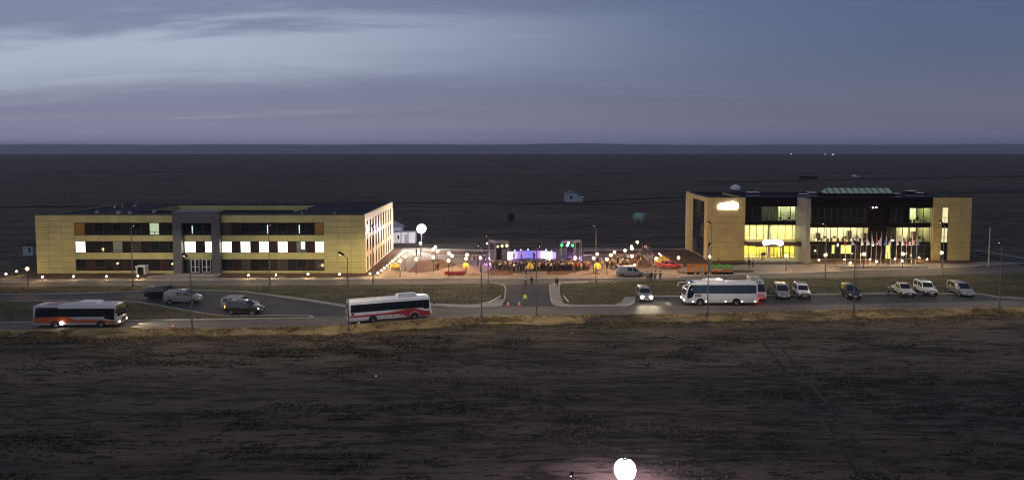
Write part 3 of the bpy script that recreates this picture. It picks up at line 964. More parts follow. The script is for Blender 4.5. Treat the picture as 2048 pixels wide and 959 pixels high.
for z0, z1, nm, mt in ((.31, wb0 - .56, 'ground', 'lobby_wall'), (wb0 - .29, wt0 - .51, 'mid', 'room_wall'), (wt0 - .24, RTOP - 1.41, 'top', 'room_wall_unlit')):
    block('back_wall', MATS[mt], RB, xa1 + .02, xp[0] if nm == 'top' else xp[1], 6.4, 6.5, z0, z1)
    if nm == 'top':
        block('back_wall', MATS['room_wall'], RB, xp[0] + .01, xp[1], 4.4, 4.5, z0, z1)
    block('back_wall', MATS['room_wall_unlit' if nm != 'mid' else 'room_wall'], RB, xp[1], xp[4] if nm == 'top' else xb1 - .02, 5.4, 5.5, z0, z1)
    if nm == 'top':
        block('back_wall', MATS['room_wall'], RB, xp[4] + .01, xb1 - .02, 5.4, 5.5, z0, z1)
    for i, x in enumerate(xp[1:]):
        block('partition', MATS['room_wall' if nm == 'mid' else 'room_wall_unlit'], RB, x - .06, x + .06, GB + .9, 5.39, z0, z1)
block('partition', MATS['lobby_wall'], RB, xp[0] - .15, xp[0] + .15, GA + .4, 6.38, .31, wb0 - .56)
glow('room_lamp', (1.0, 0.93, 0.66), 46.0)
glow('room_lamp_warm', (1.0, 0.90, 0.40), 32.0)
glow('room_lamp_dim', (0.85, 1.0, 0.62), 55.0)
for x in np.arange(xa1 + 1.2, xp[1] - .8, 1.9):
    block('ceiling_lamp', MATS['room_lamp_warm'], RB, x - .6, x + .6, 2.6, 4.6, wb0 - .64, wb0 - .58)
    block('ceiling_lamp', MATS['room_lamp_warm'], RB, x - .6, x + .6, 2.6, 4.6, wt0 - .60, wt0 - .53)
for x in list(np.arange(xp[1] + 1.1, xp[2] - .6, 2.4)) + list(np.arange(xp[3] + .9, xb1 - .6, 2.3)):
    block('ceiling_lamp', MATS['room_lamp'], RB, x - .5, x + .5, 2.4, 3.9, wt0 - .60, wt0 - .53)
for x in np.arange(xp[4] + 1.0, xb1 - .6, 2.2):
    block('ceiling_lamp', MATS['room_lamp_dim'], RB, x - .5, x + .5, 2.4, 3.9, RTOP - 1.5, RTOP - 1.43)
block('ceiling_lamp', MATS['room_lamp_dim'], RB, rx(1548, 3), rx(1562, 3), 3.4, 4.4, RTOP - 1.5, RTOP - 1.43)
block('ceiling_lamp', MATS['room_lamp_dim'], RB, rx(1585, 3), rx(1594, 3), 3.4, 4.4, RTOP - 1.5, RTOP - 1.43)
# black fascias and spandrels
block('fascia', MATS['black_clad'], RB, xa1 + .01, xb0 - .5, GA - .5, GA + .5, z3b, RTOP - .02)
block('fascia', MATS['black_clad'], RB, xb0 + .3, xb1 - .01, GB - .5, GB + .5, wt1, RTOP - .02)
block('spandrel', MATS['black_clad'], RB, xa1 + .01, xb0 - .5, GA - .12, GA + .3, z2b, z3a)
block('spandrel', MATS['black_clad'], RB, xb0 + .3, xb1 - .01, GB - .12, GB + .3, wb1, wt0)
block('spandrel', MATS['black_clad'], RB, xb0 + .3, xb1 - .01, GB - .12, GB + .3, rzz(490), wb0)
block('dark_bay', MATS['black_clad'], RB, rx(1741), rx(1778), GB - .10, GB + .28, rzz(519), wb0 - .02)
for za, zb in ((wb0 + .01, wb1 - .01), (wt0 + .01, wt1 - .01)):
    block('dark_bay', MATS['black_clad'], RB, rx(1741), rx(1778), GB - .10, GB + .28, za, zb)
# glass front A
def glazing(x0, x1, n, y, z0, z1, rails, pane, cut=()):
    w = (x1 - x0) / n
    for k in range(n):
        window(RB, x0 + k * w, y, z0, w, z1 - z0, pane if k not in cut else 'dark_glass', rail=rails, mull=0, t=.06)
ax1 = rx(1599, GA)
glazing(xa1 + .02, ax1, 8, GA, z2a + .02, z2b - .02, .27, 'pane_clear')
glazing(xa1 + .02, ax1, 6, GA, z3a + .02, z3b - .02, .30, 'pane_clear', cut=(0, 1))
block('column', MATS['fin_panel'], RB, rx(1538, GA) - .15, rx(1538, GA) + .2, GA + .15, GA + .5, .31, z3b)
glazing(xa1 + .02, rx(1512, GA), 2, GA, .32, zg - .02, .36, 'pane_clear')
glazing(rx(1568, GA), ax1 + .6, 3, GA, .32, zg - .02, .36, 'pane_clear')
block('infill_panel', MATS['room_wall'], RB, rx(1536, GA), rx(1541, GA), GA, GA + .1, .32, zg - .02)
for a in (1513, 1520, 1528, 1542, 1549, 1556, 1562):
    window(RB, rx(a, GA), GA - .06, .32, .62, 2.35, 'pane_clear', rail=.4, mull=0, t=.09, name='door')
block('transom', MATS['frame_dark'], RB, rx(1512, GA), rx(1568, GA), GA - .04, GA + .05, 2.69, 2.80)
block('transom_pane', MATS['pane_clear'], RB, rx(1512, GA), rx(1568, GA), GA + .02, GA + .03, 2.81, zg - .03)
mat('canopy_brown', (0.060, 0.034, 0.026), 0.45, var=0.1)
can = block('canopy', MATS['canopy_brown'], RB, xa1 + .02, rx(1603, -1.0), -1.4, GA - .02, zg + .02, z2a - .12)
MB().box(xa1 - .3, xb0 - .4, -1.9, GA - .1, 0, .29).box(xa1 - .3, xb0 - .4, -2.3, -1.902, 0, .15).build('entrance_step', MATS['concrete'], RB)
# glass front B
glazing(rx(1622, GB), rx(1741, GB) - .02, 9, GB, wb0 + .02, wb1 - .02, .30, 'pane_clear')
glazing(rx(1778, GB) + .02, xb1 - .03, 6, GB, wb0 + .02, wb1 - .02, .30, 'pane_clear')
glazing(rx(1622, GB), rx(1741, GB) - .02, 9, GB, wt0 + .02, wt1 - .02, .30, 'dark_glass')
glazing(rx(1778, GB) + .02, rx(1804, GB) - .01, 2, GB, wt0 + .02, wt1 - .02, .30, 'dark_glass')
glazing(rx(1804, GB), xb1 - .03, 4, GB, wt0 + .02, wt1 - .02, .36, 'pane_clear')
gl0, gl1 = .32, rzz(490) - .02
for a, b_, n, pn in ((1622, 1664, 3, 'dark_glass'), (1664, 1671, 1, 'lit_yellow'), (1671, 1682, 1, 'dark_glass'), (1682, 1704, 2, 'lit_yellow'), (1704, 1740.5, 3, 'dark_glass'), (1779, 1795, 1, 'dark_glass'), (1795, 1864, 5, 'dark_glass')):
    w = (rx(b_, GB) - rx(a, GB)) / n
    for k in range(n):
        window(RB, rx(a, GB) + k * w, GB, gl0, w - .01, gl1 - gl0, pn, rail=.36, mull=0, lower='dark_glass')
window(RB, rx(1771, GB), GB - .2, gl0, rx(1781, GB) - rx(1771, GB), gl1 - gl0, 'lit_yellow', rail=.45, mull=1)
# the tall concrete fin between the two fronts
fin0, fin1 = rx(1612, -3.4), rx(1620.5, -3.4)
fin = empty('fin_wall', (0, 0, 0), 0, RB)
block('core', MATS['joint'], fin, fin0 + .05, fin1 - .05, -3.35, GA + .4, 0, RTOP - .05)
panels(fin, 'fin_panel', fin0, fin1, .02, RTOP, 2, 1.28, -3.4, -3.351)
panels(fin, 'fin_panel', -3.35, GA + .4, .02, RTOP, 2.5, 1.28, fin0, fin0 + .049, side=1)
panels(fin, 'fin_panel', -3.35, GA + .4, .02, RTOP, 2.5, 1.28, fin1 - .049, fin1, side=1)
block('cap', MATS['coping'], fin, fin0 - .04, fin1 + .04, -3.44, GA + .44, RTOP + .002, RTOP + .1)
# overexposed lit signs
glow('sign_white', (1.0, 0.86, 0.98), 14.0)
def sign(name, outline, w, h, loc, label):
    pts = [(x * w, z * h) for x, z in outline]
    e = empty(name, loc)
    tag(e, label, 'sign')
    MB().prism(pts, -.16, -.06).build('lit_face', MATS['sign_white'], e)
    MB().prism([(x * .97 + .015 * w, z * .97 + .015 * h) for x, z in pts], -.058, 0.0).build('back_box', MATS['frame_dark'], e)
mound = [(0, 0), (.22, 0), (.25, .07), (.30, 0), (1, 0), (1, .72), (.96, .84), (.86, .86), (.80, 1.0), (.66, .97), (.58, .84), (.44, .88), (.30, .74), (.16, .78), (.05, .62), (0, .44)]
p0, p1 = PL(1436, 418, YR), PL(1475.5, 402.5, YR)
sign('wall_sign', mound, p1.x - p0.x, p1.z - p0.z, (p0.x, YR - .01, p0.z), 'glaring white lit sign high on the tan end wall')
capsule = [(.06, .0), (.2, .1), (.32, .22), (.5, .26), (.7, .2), (.82, 0), (.94, .02), (1, .2), (.99, .55), (.92, .8), (.8, .93), (.62, 1), (.5, .96), (.36, .9), (.2, .96), (.06, .9), (0, .5)]
p0, p1 = PL(1525, 490.5, YR - 1.42), PL(1566, 478.5, YR - 1.42)
sign('entrance_sign', capsule, p1.x - p0.x, p1.z - p0.z, (p0.x, YR - 1.42, p0.z), 'glaring white lit sign on the canopy over the glass entrance')
# roof: skylight, plant boxes
glow('skylight_glow', (0.34, 0.45, 0.43), 0.26)
sk = empty('skylight', (0, 0, 0), 0, roof)
k0, k1, ky = rx(1652, 7), rx(1780, 7), 6.0
zb_ = rzz(393.5, 7) - .3
zs, zt = rzz(386.5, 7), rzz(375, 8.4)
block('base', MATS['roof_dark'], sk, k0 - .2, k1 + .2, ky - .2, ky + 4.2, RTOP - .42, zs)
npan = 10
mb = MB()
for i in range(npan + 1):
    x = k0 + (k1 - k0) * i / npan
    mb.tube((x, ky, zs), (x, ky + 2, zt), .11, n=6).tube((x, ky + 4, zs), (x, ky + 2, zt), .06, n=6)
mb.tube((k0, ky + 2, zt), (k1, ky + 2, zt), .07, n=6).tube((k0, ky, zs + .03), (k1, ky, zs + .03), .06, n=6)
mb.build('rib', MATS['frame_dark'], sk)
for i in range(npan):
    a, b_ = k0 + (k1 - k0) * i / npan + .05, k0 + (k1 - k0) * (i + 1) / npan - .05
    for yy in (ky, ky + 4):
        MB().add([(a, yy, zs + .02), (b_, yy, zs + .02), (b_, ky + 2, zt), (a, ky + 2, zt)], [(0, 1, 2, 3)]).build('pane', MATS['skylight_glow'], sk, fix=False)
for x in (k0, k1):
    MB().add([(x, ky, zs), (x, ky + 4, zs), (x, ky + 2, zt)], [(0, 1, 2)]).build('pane', MATS['skylight_glow'], sk, fix=False)
for p, py, w, dy in ((1508, 384, 2.4, 9), (1610, 387.5, 1.6, 6), (1627, 384.5, 1.5, 9), (1794, 386.5, 1.7, 6), (1826, 381, 1.6, 9), (1842, 385, 1.4, 8)):
    c = PL(p, py, YR + dy)
    u = MB().box(-w / 2, w / 2, 0, 1.6, 0, .3).build('plant_unit', MATS['steel'], roof, loc=(c.x - XR0, dy, RTOP - .42))
    zt_ = max(.5, c.z - (RTOP - .42))
    block('casing', MATS['roof_dark'], u, -w / 2 + .05, w / 2 - .05, .05, 1.55, .301, zt_ - .12)
    block('white_lid', MATS['white_paint'], u, -w / 2, w / 2, 0, 1.6, zt_ - .119, zt_)
for p, py in ((1675, 489.5), (1746, 489), (1819, 487)):
    c = PL(p, py, YR + GB - .2)
    e = empty('wall_lamp', (c.x, YR + GB - .125, c.z))
    tag(e, {1675: 'double wall lamp left of the flags on the dark ground floor', 1746: 'double wall lamp in the middle of the dark glass front', 1819: 'double wall lamp right of the flags on the dark glass front'}[p], 'lamp', 'wall lamps on the glass building')
    MB().box(-.05, .05, -.06, 0, -.22, .22).build('bracket', MATS['frame_dark'], e)
    for s in (-.15, .15):
        MB().ball((0, -.14, s), .11).build('bulb', glow('wall_bulb', (1.0, .82, .62), 18.0), e, smooth=80)
for p, py in ((1745.5, 415), (1752.5, 414.5)):
    c = PL(p, py, YR + GB - .7)
    e = empty('spot_lamp', (c.x, YR + GB - .505, c.z))
    tag(e, 'left of two small violet spot lamps under the black fascia' if p < 1750 else 'right of two small violet spot lamps under the black fascia', 'lamp', 'violet spot lamps')
    MB().tube((0, 0, 0), (0, -.2, 0), .05).build('arm', MATS['frame_dark'], e)
    MB().ball((0, -.26, 0), .13).build('bulb', glow('violet_bulb', (.80, .62, 1.0), 14.0), e, smooth=80)
# furniture behind the lit glass
fr = random.Random(8)
ordn = ['first', 'second', 'third', 'fourth', 'fifth', 'sixth', 'seventh', 'eighth', 'ninth', 'tenth', 'eleventh']
def furniture(px, fl, kind, yy, k):
    z = {2: wb0 - .299, 3: wt0 - .249, 1: .301}[fl]
    x = XR0 + rx(px, yy)
    floor_ = {1: 'ground', 2: 'second', 3: 'top'}[fl]
    if kind == 'desk':
        e = empty('office_desk', (x, YR + yy, z))
        tag(e, f'{ordn[k-1]} dark office desk from the left behind {floor_} floor glass', 'desk', 'office desks behind the glass')
        block('desk_top', MATS['infill_brown'], e, -.75, .75, -.35, .35, .70, .75)
        for sx in (-.7, .64):
            block('leg', MATS['frame_dark'], e, sx, sx + .06, -.33, .33, 0, .699)
        block('monitor', MATS['black_clad'], e, -.3, .25, -.02, .03, .84, 1.2)
        block('monitor_stand', MATS['black_clad'], e, -.06, .02, -.02, .03, .751, .84)
    else:
        e = empty('book_cabinet', (x, YR + yy, z))
        tag(e, f'{ordn[k-1]} brown cabinet from the left behind {floor_} floor glass', 'cabinet', 'cabinets behind the glass')
        h = fr.uniform(1.5, 2.1)
        block('carcass', MATS['room_floor'], e, -.45, .45, 0, .4, 0, h)
        for i in range(2):
            block('door', MATS['infill_brown'], e, -.43 + .44 * i, -.02 + .44 * i, -.03, -.002, .06, h - .06)
for k, px in enumerate((1650, 1670, 1692, 1714, 1787, 1815, 1840)):
    furniture(px, 2, 'desk', 2.8 + .3 * (k % 2), k + 1)
for k, px in enumerate((1637, 1700, 1731, 1828, 1856)):
    furniture(px, 2, 'cabinet', 4.9, k + 1)
for k, px in enumerate((1560, 1578, 1814, 1834, 1853)):
    furniture(px, 3, 'desk', 2.8, k + 1)

# ---------------------------------------------------------------- small buildings and yard things behind
mat('hut_blue', (0.30, 0.37, 0.42), 0.6, var=0.12)
mat('hut_roof', (0.04, 0.09, 0.11), 0.5)
h0 = G(1144, 404)
hut = empty('field_hut', (h0.x, h0.y, 0))
tag(hut, 'small pale blue gabled hut alone on the dark plain', 'hut')
w = 2.75
MB().prism([(-w, 0), (w, 0), (w, 3.2), (0, 4.1), (-w, 3.2)], 0, 6).build('wall', MATS['hut_blue'], hut)
r_ = MB()
for s in (-1, 1):
    r_.prism([(s * (w + .3), 3.1), (0, 4.11), (0, 4.31), (s * (w + .3), 3.3)], -.4, 6.4)
r_.build('roof', MATS['hut_roof'], hut)
block('window', MATS['dark_glass'], hut, -.8, .2, -.05, -.002, 1.3, 2.4)
pr = block('porch', MATS['hut_blue'], hut, w + .01, w + 1.8, .4, 3, 0, 1.7)
block('porch_roof', MATS['white_paint'], hut, w + .01, w + 2.1, .1, 3.2, 1.95, 2.1)
t0 = G(1280, 446)
tank = empty('water_tank', (t0.x, t0.y, 0), R(-38))
tag(tank, 'pale green cylindrical tank lying on cradles on the dark plain', 'tank')
mat('tank_green', (0.16, 0.26, 0.24), 0.5, var=0.15)
mat('tank_pale', (0.36, 0.42, 0.40), 0.5, var=0.15)
MB().lathe([(.01, -2.0), (.8, -1.95), (1.35, -1.6), (1.4, 1.6), (.8, 1.95), (.01, 2.0)], (0, 0, 1.75), 16, 'x').build('shell', MATS['tank_green'], tank, smooth=40)
MB().lathe([(.01, -2.04), (.83, -1.99), (1.3, -1.7)], (0, 0, 1.75), 16, 'x').build('end_cap', MATS['tank_pale'], tank, smooth=40)
for s in (-1, 1):
    block('cradle', MATS['concrete'], tank, s - .2, s + .2, -1.1, 1.1, 0, .7)
y0_ = G(1471, 378.5)
yurt = empty('white_yurt', (y0_.x, y0_.y, 0))
tag(yurt, 'white round yurt with low conical roof beyond the glazed building', 'yurt')
MB().lathe([(2.6, 0), (2.6, 1.5)], n=16).build('felt_wall', MATS['white_paint'], yurt)
MB().lathe([(2.75, 1.45), (.5, 2.6), (.01, 2.65)], n=16).build('roof', MATS['white_paint'], yurt)
MB().lathe([(.5, 2.6), (.5, 2.8), (.01, 2.85)], n=10).build('crown_ring', MATS['frame_dark'], yurt)
d0 = G(1617, 358)
shed = empty('dark_shed', (d0.x, d0.y, 0))
tag(shed, 'long low dark shed far out on the plain', 'shed')
MB().prism([(-6.2, 0), (6.2, 0), (5.8, 1.7), (-5.6, 1.9)], 0, 4).build('wall', MATS['infill_brown'], shed)
MB().box(-6.0, 6.1, -.3, 4.3, 1.92, 2.05).build('roof', MATS['roof_dark'], shed)
d0 = G(1716, 355)
dr = empty('white_trailer', (d0.x, d0.y, 0))
tag(dr, 'white trailer frame parked far out on the plain', 'trailer')
MB().box(-3, 2.4, 0, 2, .6, 1.0).box(-3, -1.6, 0, 2, 1.001, 2.0).build('bed', MATS['white_paint'], dr)
for s in (-1.8, 1.6):
    MB().lathe([(.05, -.1), (.42, -.1), (.42, .1), (.05, .1)], (s, -.12, .42), 12, 'y').build('wheel', MATS['infill'], dr)
# site cabins behind the left block
for k, (xa, xe, lab) in enumerate(((786, 801.5, 'white site cabin with one dark window beside the yellow block'), (802.5, 816, 'plain white site cabin in the middle of the row'), (817, 831, 'white site cabin nearest the floodlight mast'))):
    c0, c1 = G(xa, 487), G(xe, 487)
    cw = c1.x - c0.x
    cb = empty('site_cabin', (c0.x, c0.y, 0))
    tag(cb, lab, 'cabin', 'site cabins behind the yellow block')
    block('wall', MATS['white_paint'], cb, 0, cw, 0, 2.4, .15, 2.7)
    block('roof', MATS['steel'], cb, -.08, cw + .08, -.1, 2.5, 2.701, 2.82)
    block('plinth', MATS['infill'], cb, .1, cw - .1, .1, 2.3, 0, .149)
    for x in (0, cw - .1):
        block('corner_post', MATS['steel'], cb, x, x + .1, -.03, -.001, .15, 2.7)
    if k == 0:
        window(cb, cw * .55, -.06, 1.0, .55, 1.1, 'dark_glass', rail=0, mull=0, frame='frame_white')
    elif k == 1:
        block('door', MATS['hut_blue'], cb, cw * .5, cw * .5 + .75, -.05, -.002, .2, 2.2)
c0 = G(784, 482)
gz_ = empty('hipped_hut', (c0.x - 1, c0.y + 3, 0))
tag(gz_, 'small hut with hipped metal roof behind the site cabins', 'hut')
block('wall', MATS['white_paint'], gz_, -2, 2.8, 0, 3, 0, 3.0)
MB().add([(-2.4, -.4, 3.0), (3.2, -.4, 3.0), (3.2, 3.4, 3.0), (-2.4, 3.4, 3.0), (-.4, 1.5, 4.4), (1.2, 1.5, 4.4)], [(0, 1, 5, 4), (1, 2, 5), (2, 3, 4, 5), (3, 0, 4), (0, 3, 2, 1)]).build('roof', MATS['steel'], gz_)
k0_ = G(46, 511)
kb = empty('guard_booth', (k0_.x, k0_.y, 0))
tag(kb, 'pale guard booth with dark roof left of the yellow block', 'booth')
block('wall', MATS['hut_blue'], kb, 0, 2.1, 0, 2.1, 0, 2.1)
block('roof', MATS['roof_dark'], kb, -.2, 2.6, -.25, 2.3, 2.101, 2.3)
block('window', MATS['dark_glass'], kb, 1.25, 1.6, -.04, -.002, .7, 1.7)
sb = G(1022, 443)
bush = empty('round_bush', (sb.x, sb.y, 0))
tag(bush, 'lone dark round bush on the plain behind the stage', 'bush')
mat('leaf', (0.030, 0.050, 0.028), 0.8)
lr = random.Random(4)
lb = MB()
for i in range(1500):
    v = Vector((lr.gauss(0, 1), lr.gauss(0, 1), lr.gauss(0, 1))).normalized() * lr.random() ** .4
    c = Vector((v.x * 1.1, v.y * 1.1, 1.35 + v.z * 1.2)) * (1 + .15 * mnoise.noise(v * 2))
    a, b_ = Vector((lr.gauss(0, .13), lr.gauss(0, .13), lr.gauss(0, .13))), Vector((lr.gauss(0, .13), lr.gauss(0, .13), lr.gauss(0, .13)))
    lb.add([c - a, c + b_, c + a], [(0, 1, 2)])
lb.build('crown', MATS['leaf'], bush, fix=False)
MB().tube((0, 0, 0), (0, 0, 1.2), .1, .05).build('trunk', MATS['infill_brown'], bush)

# ================================================================ lamps, poles, flags
def frosted(name, colr, s_, fill):
    """frosted lamp glass: lets the bulb's light through and emits a painted halo of its own"""
    m = bpy.data.materials.new(name)
    m.use_nodes = True
    n, l = m.node_tree.nodes, m.node_tree.links
    n.clear()
    t, e_, ad = n.new('ShaderNodeBsdfTransparent'), n.new('ShaderNodeEmission'), n.new('ShaderNodeAddShader')
    t.inputs[0].default_value = (fill, fill, fill, 1)
    e_.inputs[0].default_value, e_.inputs[1].default_value = (*colr, 1), s_
    o_ = n.new('ShaderNodeOutputMaterial')
    l.new(t.outputs[0], ad.inputs[0])
    l.new(e_.outputs[0], ad.inputs[1])
    l.new(ad.outputs[0], o_.inputs[0])
    MATS[name] = m
    return m
glow('globe_glow', (1.0, 0.56, 0.24), 270.0)
frosted('globe_halo_glass', (1.0, 0.42, 0.12), 0.28, 0.85)  # orange halo of the bulb put into the glass as emission
frosted('flood_glass', (0.80, 0.80, 1.0), 0.16, 0.9)
frosted('flood_glass_near', (0.62, 0.42, 0.90), 0.30, 0.9)
glow('bollard_glow', (1.0, 0.66, 0.30), 230.0)
mat('lamp_post', (0.035, 0.022, 0.018), 0.5)
PZ = 0.13                            # top of the paving
def globe_lamp_mesh():
    e = empty('globe_lamp')
    MB().lathe([(.14, 0), (.14, .05), (.07, .12), (.055, .9), (.035, 2.26), (.10, 2.30), (.10, 2.35), (.01, 2.36)], n=10).build('post', MATS['lamp_post'], e, smooth=40)
    g_ = MB().ball((0, 0, 2.72), .36, 14, 10).build('globe', MATS['globe_halo_glass'], e, smooth=80)
    MB().ball((0, 0, 2.72), .20, 12, 8).build('bulb', MATS['globe_glow'], g_, smooth=80)
    MB().lathe([(.12, 3.07), (.05, 3.12), (.01, 3.16)], n=8).build('cap', MATS['lamp_post'], e)
    return e
GL = [(800, 521, 'globe lamp right beside the yellow tent near the yellow block'), (810, 512, 'globe lamp between the bollard row and the brown bed, left side'), (832, 518, 'globe lamp at the left tip of the brown bed'),
      (867, 514, 'globe lamp at the far edge of the left brown bed'), (875, 502, 'lowest of three globe lamps clustered before the floodlight'), (866, 498.5, 'left of three globe lamps clustered before the floodlight'), (870.5, 493.5, 'topmost of three globe lamps clustered before the floodlight'),
      (841, 486, 'lone globe lamp under the floodlight mast'), (898, 506, 'globe lamp behind the red planter, farther of two'), (904, 511, 'globe lamp behind the red planter, nearer of two'), (897, 521, 'globe lamp standing over the red planter'),
      (934, 509, 'globe lamp beyond the left yellow parasol, farther of two'), (932, 517, 'globe lamp beside the left yellow parasol, nearer of two'), (961, 515, 'globe lamp left of the stage crowd by the tall pole'),
      (1018, 516, 'globe lamp before the left end of the stage screen'), (1099, 516.5, 'globe lamp before the right end of the stage screen'), (1150.6, 515.4, 'globe lamp before the right truss tower'),
      (1187.5, 515.7, 'globe lamp beside the right yellow parasol, nearer of two'), (1194, 507.6, 'globe lamp beyond the right yellow parasol, farther of two'), (1214, 518, 'globe lamp left of the silver van, nearest of its row'),
      (1221.8, 509.5, 'globe lamp behind the silver van, second of its row'), (1229, 504, 'globe lamp behind the silver van, third of its row'), (1250, 500.6, 'globe lamp on the edge of the right brown bed'), (1263.4, 492.8, 'farther of two overlapping globe lamps on the right path'),
      (1264, 497, 'nearer of two overlapping globe lamps on the right path'), (1274.6, 483.7, 'farthest globe lamp at the end of the right path'), (1264, 512, 'globe lamp over the right brown bed behind the silver van'),
      (1312, 517, 'globe lamp beside the yellow tent on the right'), (1357, 515, 'globe lamp left of the orange letters'), (1420, 513, 'globe lamp behind the green letters at the tan wall'),
      (1572.5, 511, 'globe lamp right of the glass entrance'), (1651, 510, 'globe lamp left of the flag row'), (1728, 507.7, 'globe lamp before the left half of the flags'), (1806, 507.2, 'globe lamp before the right half of the flags'), (1883.5, 505, 'globe lamp right of the flags before the tan wall'),
      (54.5, 537, 'globe lamp at the left corner of the yellow block')]
g0 = globe_lamp_mesh()
for i, (px, py, lab) in enumerate(GL):
    o = g0 if i == 0 else copy_tree(g0)
    w = G(px, py, 2.72 + PZ)
    o.location = (w.x, w.y, PZ)
    tag(o, lab, 'lamp', 'globe lamps on the forecourt')
BL = [(85, 554), (147, 553.3), (213, 553), (276, 552), (497, 550.5), (552, 549.8), (616, 549), (679, 548.7), (740, 547.7),
      (755.8, 546), (762.3, 541), (768, 536), (774, 531.4), (780, 526.7), (785.5, 522), (790.8, 518), (796.4, 513), (801, 509.5), (805.7, 505), (810.4, 502),
      (1318.4, 507.6), (1322, 511), (1326.7, 515), (1331, 519.6), (1336, 524.5), (1269.3, 529.5),
      (1638, 520.5), (1689, 519.5), (1739.6, 519), (1790, 518), (1838, 515.5), (1854, 519), (1701, 526), (1753, 523.5), (1805, 522), (11.8, 548), (33, 543)]
ordn = ['first', 'second', 'third', 'fourth', 'fifth', 'sixth', 'seventh', 'eighth', 'ninth', 'tenth', 'eleventh']
b0 = empty('bollard_light')
MB().lathe([(.09, 0), (.09, .03), (.045, .05), (.045, .42), (.08, .44), (.08, .46), (.01, .47)], n=8).build('post', MATS['lamp_post'], b0, smooth=40)
g_ = MB().ball((0, 0, .62), .20, 12, 8).build('globe', MATS['globe_halo_glass'], b0, smooth=80)
MB().ball((0, 0, .62), .125, 10, 6).build('bulb', MATS['bollard_glow'], g_, smooth=80)
for i, (px, py) in enumerate(BL):
    o = b0 if i == 0 else copy_tree(b0)
    w = G(px, py, .58 + PZ)
    o.location = (w.x, w.y, PZ + (.04 if not 19 < i < 26 else 0))
    if i < 9:
        lab = f'{ordn[i]} low light from the left along the yellow facade'
    elif i < 20:
        lab = f'{ordn[i - 9]} low light from the front beside the end wall'
    elif i < 25:
        lab = f'{ordn[i - 20]} low light from the back in the row by the right yellow tent'
    elif i == 25:
        lab = 'single low light behind the silver van'
    elif i < 32:
        lab = f'{ordn[i - 26]} low light from the left at the foot of the dark glass front'
    elif i < 35:
        lab = f'{ordn[i - 32]} low light from the left in the bed before the flags'
    else:
        lab = 'low light at the left edge, ' + ('nearer of two' if i == 35 else 'farther of two')
    tag(o, lab, 'lamp', 'low garden lights')

glow('street_lens', (1.0, 0.84, 0.60), 10.0)
def street_pole(px, py, h, lab, arm=1, z=0.0, power=1300):
    w = G(px, py, z)
    e = empty('street_light', (w.x, w.y, z))
    tag(e, lab, 'street light', 'street lights along both roads')
    MB().lathe([(.16, 0), (.16, .5), (.10, .55), (.055, h), (.01, h + .02)], n=10).build('pole', MATS['pole_steel'], e, smooth=40)
    MB().box(-.14, .14, -.14, .14, 0, .04).build('base_plate', MATS['pole_steel'], e)
    if arm:
        MB().tube((0, 0, h - .1), (-.55 * arm, .35, h + .35), .04, .035).build('arm', MATS['pole_steel'], e)
        d = Vector((-.84 * arm, .54, .22)).normalized()
        c = Vector((-.55 * arm, .35, h + .35))
        hd_ = MB().tube(c, c + d * .75, .12, .17, 8).ball(c + d * .8, .17, 8, 4).build('lamp_head', MATS['infill'], e)
        # full cut-off lantern: the lit lens is on its underside only
        q = c + d * .55
        MB().box(q.x - .14, q.x + .14, q.y - .10, q.y + .10, q.z - .172, q.z - .166).build('lens', MATS['street_lens'], hd_)
        ld = bpy.data.lights.new('lantern', 'SPOT')
        ld.energy, ld.color, ld.spot_size, ld.spot_blend, ld.shadow_soft_size = power, (1.0, .84, .60), R(164), .35, .12
        lo = bpy.data.objects.new('lantern', ld)
        C.objects.link(lo)
        lo.parent = e
        lo.location = (q.x, q.y, q.z - .26)
    return e
for px, py, h, lab in ((384.5, 661, 9.0, 'tall street light before the parked cars on the left'), (697, 661, 9.2, 'tall street light in front of the rear of the red striped bus'), (963, 633.5, 9.2, 'tall street light left of the junction on the near verge'),
                       (1073, 631, 9.0, 'tall street light before the junction on the near verge'), (1415, 629, 9.0, 'tall street light in front of the white bus'), (1707, 622, 9.0, 'tall street light before the dark parked car'), (1998.5, 619, 9.0, 'tall street light at the right end of the near verge')):
    street_pole(px, py, h, lab, 1 if px < 700 else (-.25 if px > 1000 else .25), -.05)
for px, py, h, lab in ((266, 571, 9.4, 'street light by the upper road before the left facade windows'), (539.5, 569.5, 9.4, 'street light by the upper road before the right facade windows'), (746, 567, 9.0, 'street light by the upper road at the end wall of the yellow block'), (976.5, 566, 7.4, 'street light left of the stage by the upper road'),
                       (1191.5, 564, 9.0, 'street light right of the stage by the upper road'), (1421, 561, 9.3, 'street light by the upper road at the orange letters'), (1650.5, 557, 9.0, 'street light by the upper road left of the flags'), (1885, 551.5, 9.0, 'street light by the upper road right of the flags')):
    street_pole(px, py, h, lab, .12, .1, 1500)
w = G(1977, 532.5, .13)
e = empty('steel_mast', (w.x, w.y, .13))
tag(e, 'plain pale steel mast right of the glazed building', 'mast')
MB().lathe([(.2, 0), (.2, .6), (.15, .65), (.10, 7.6), (.01, 7.65)], n=10).build('pole', MATS['fin_panel'], e, smooth=40)
MB().box(-.2, .2, -.2, .2, 0, .05).build('base_plate', MATS['steel'], e)

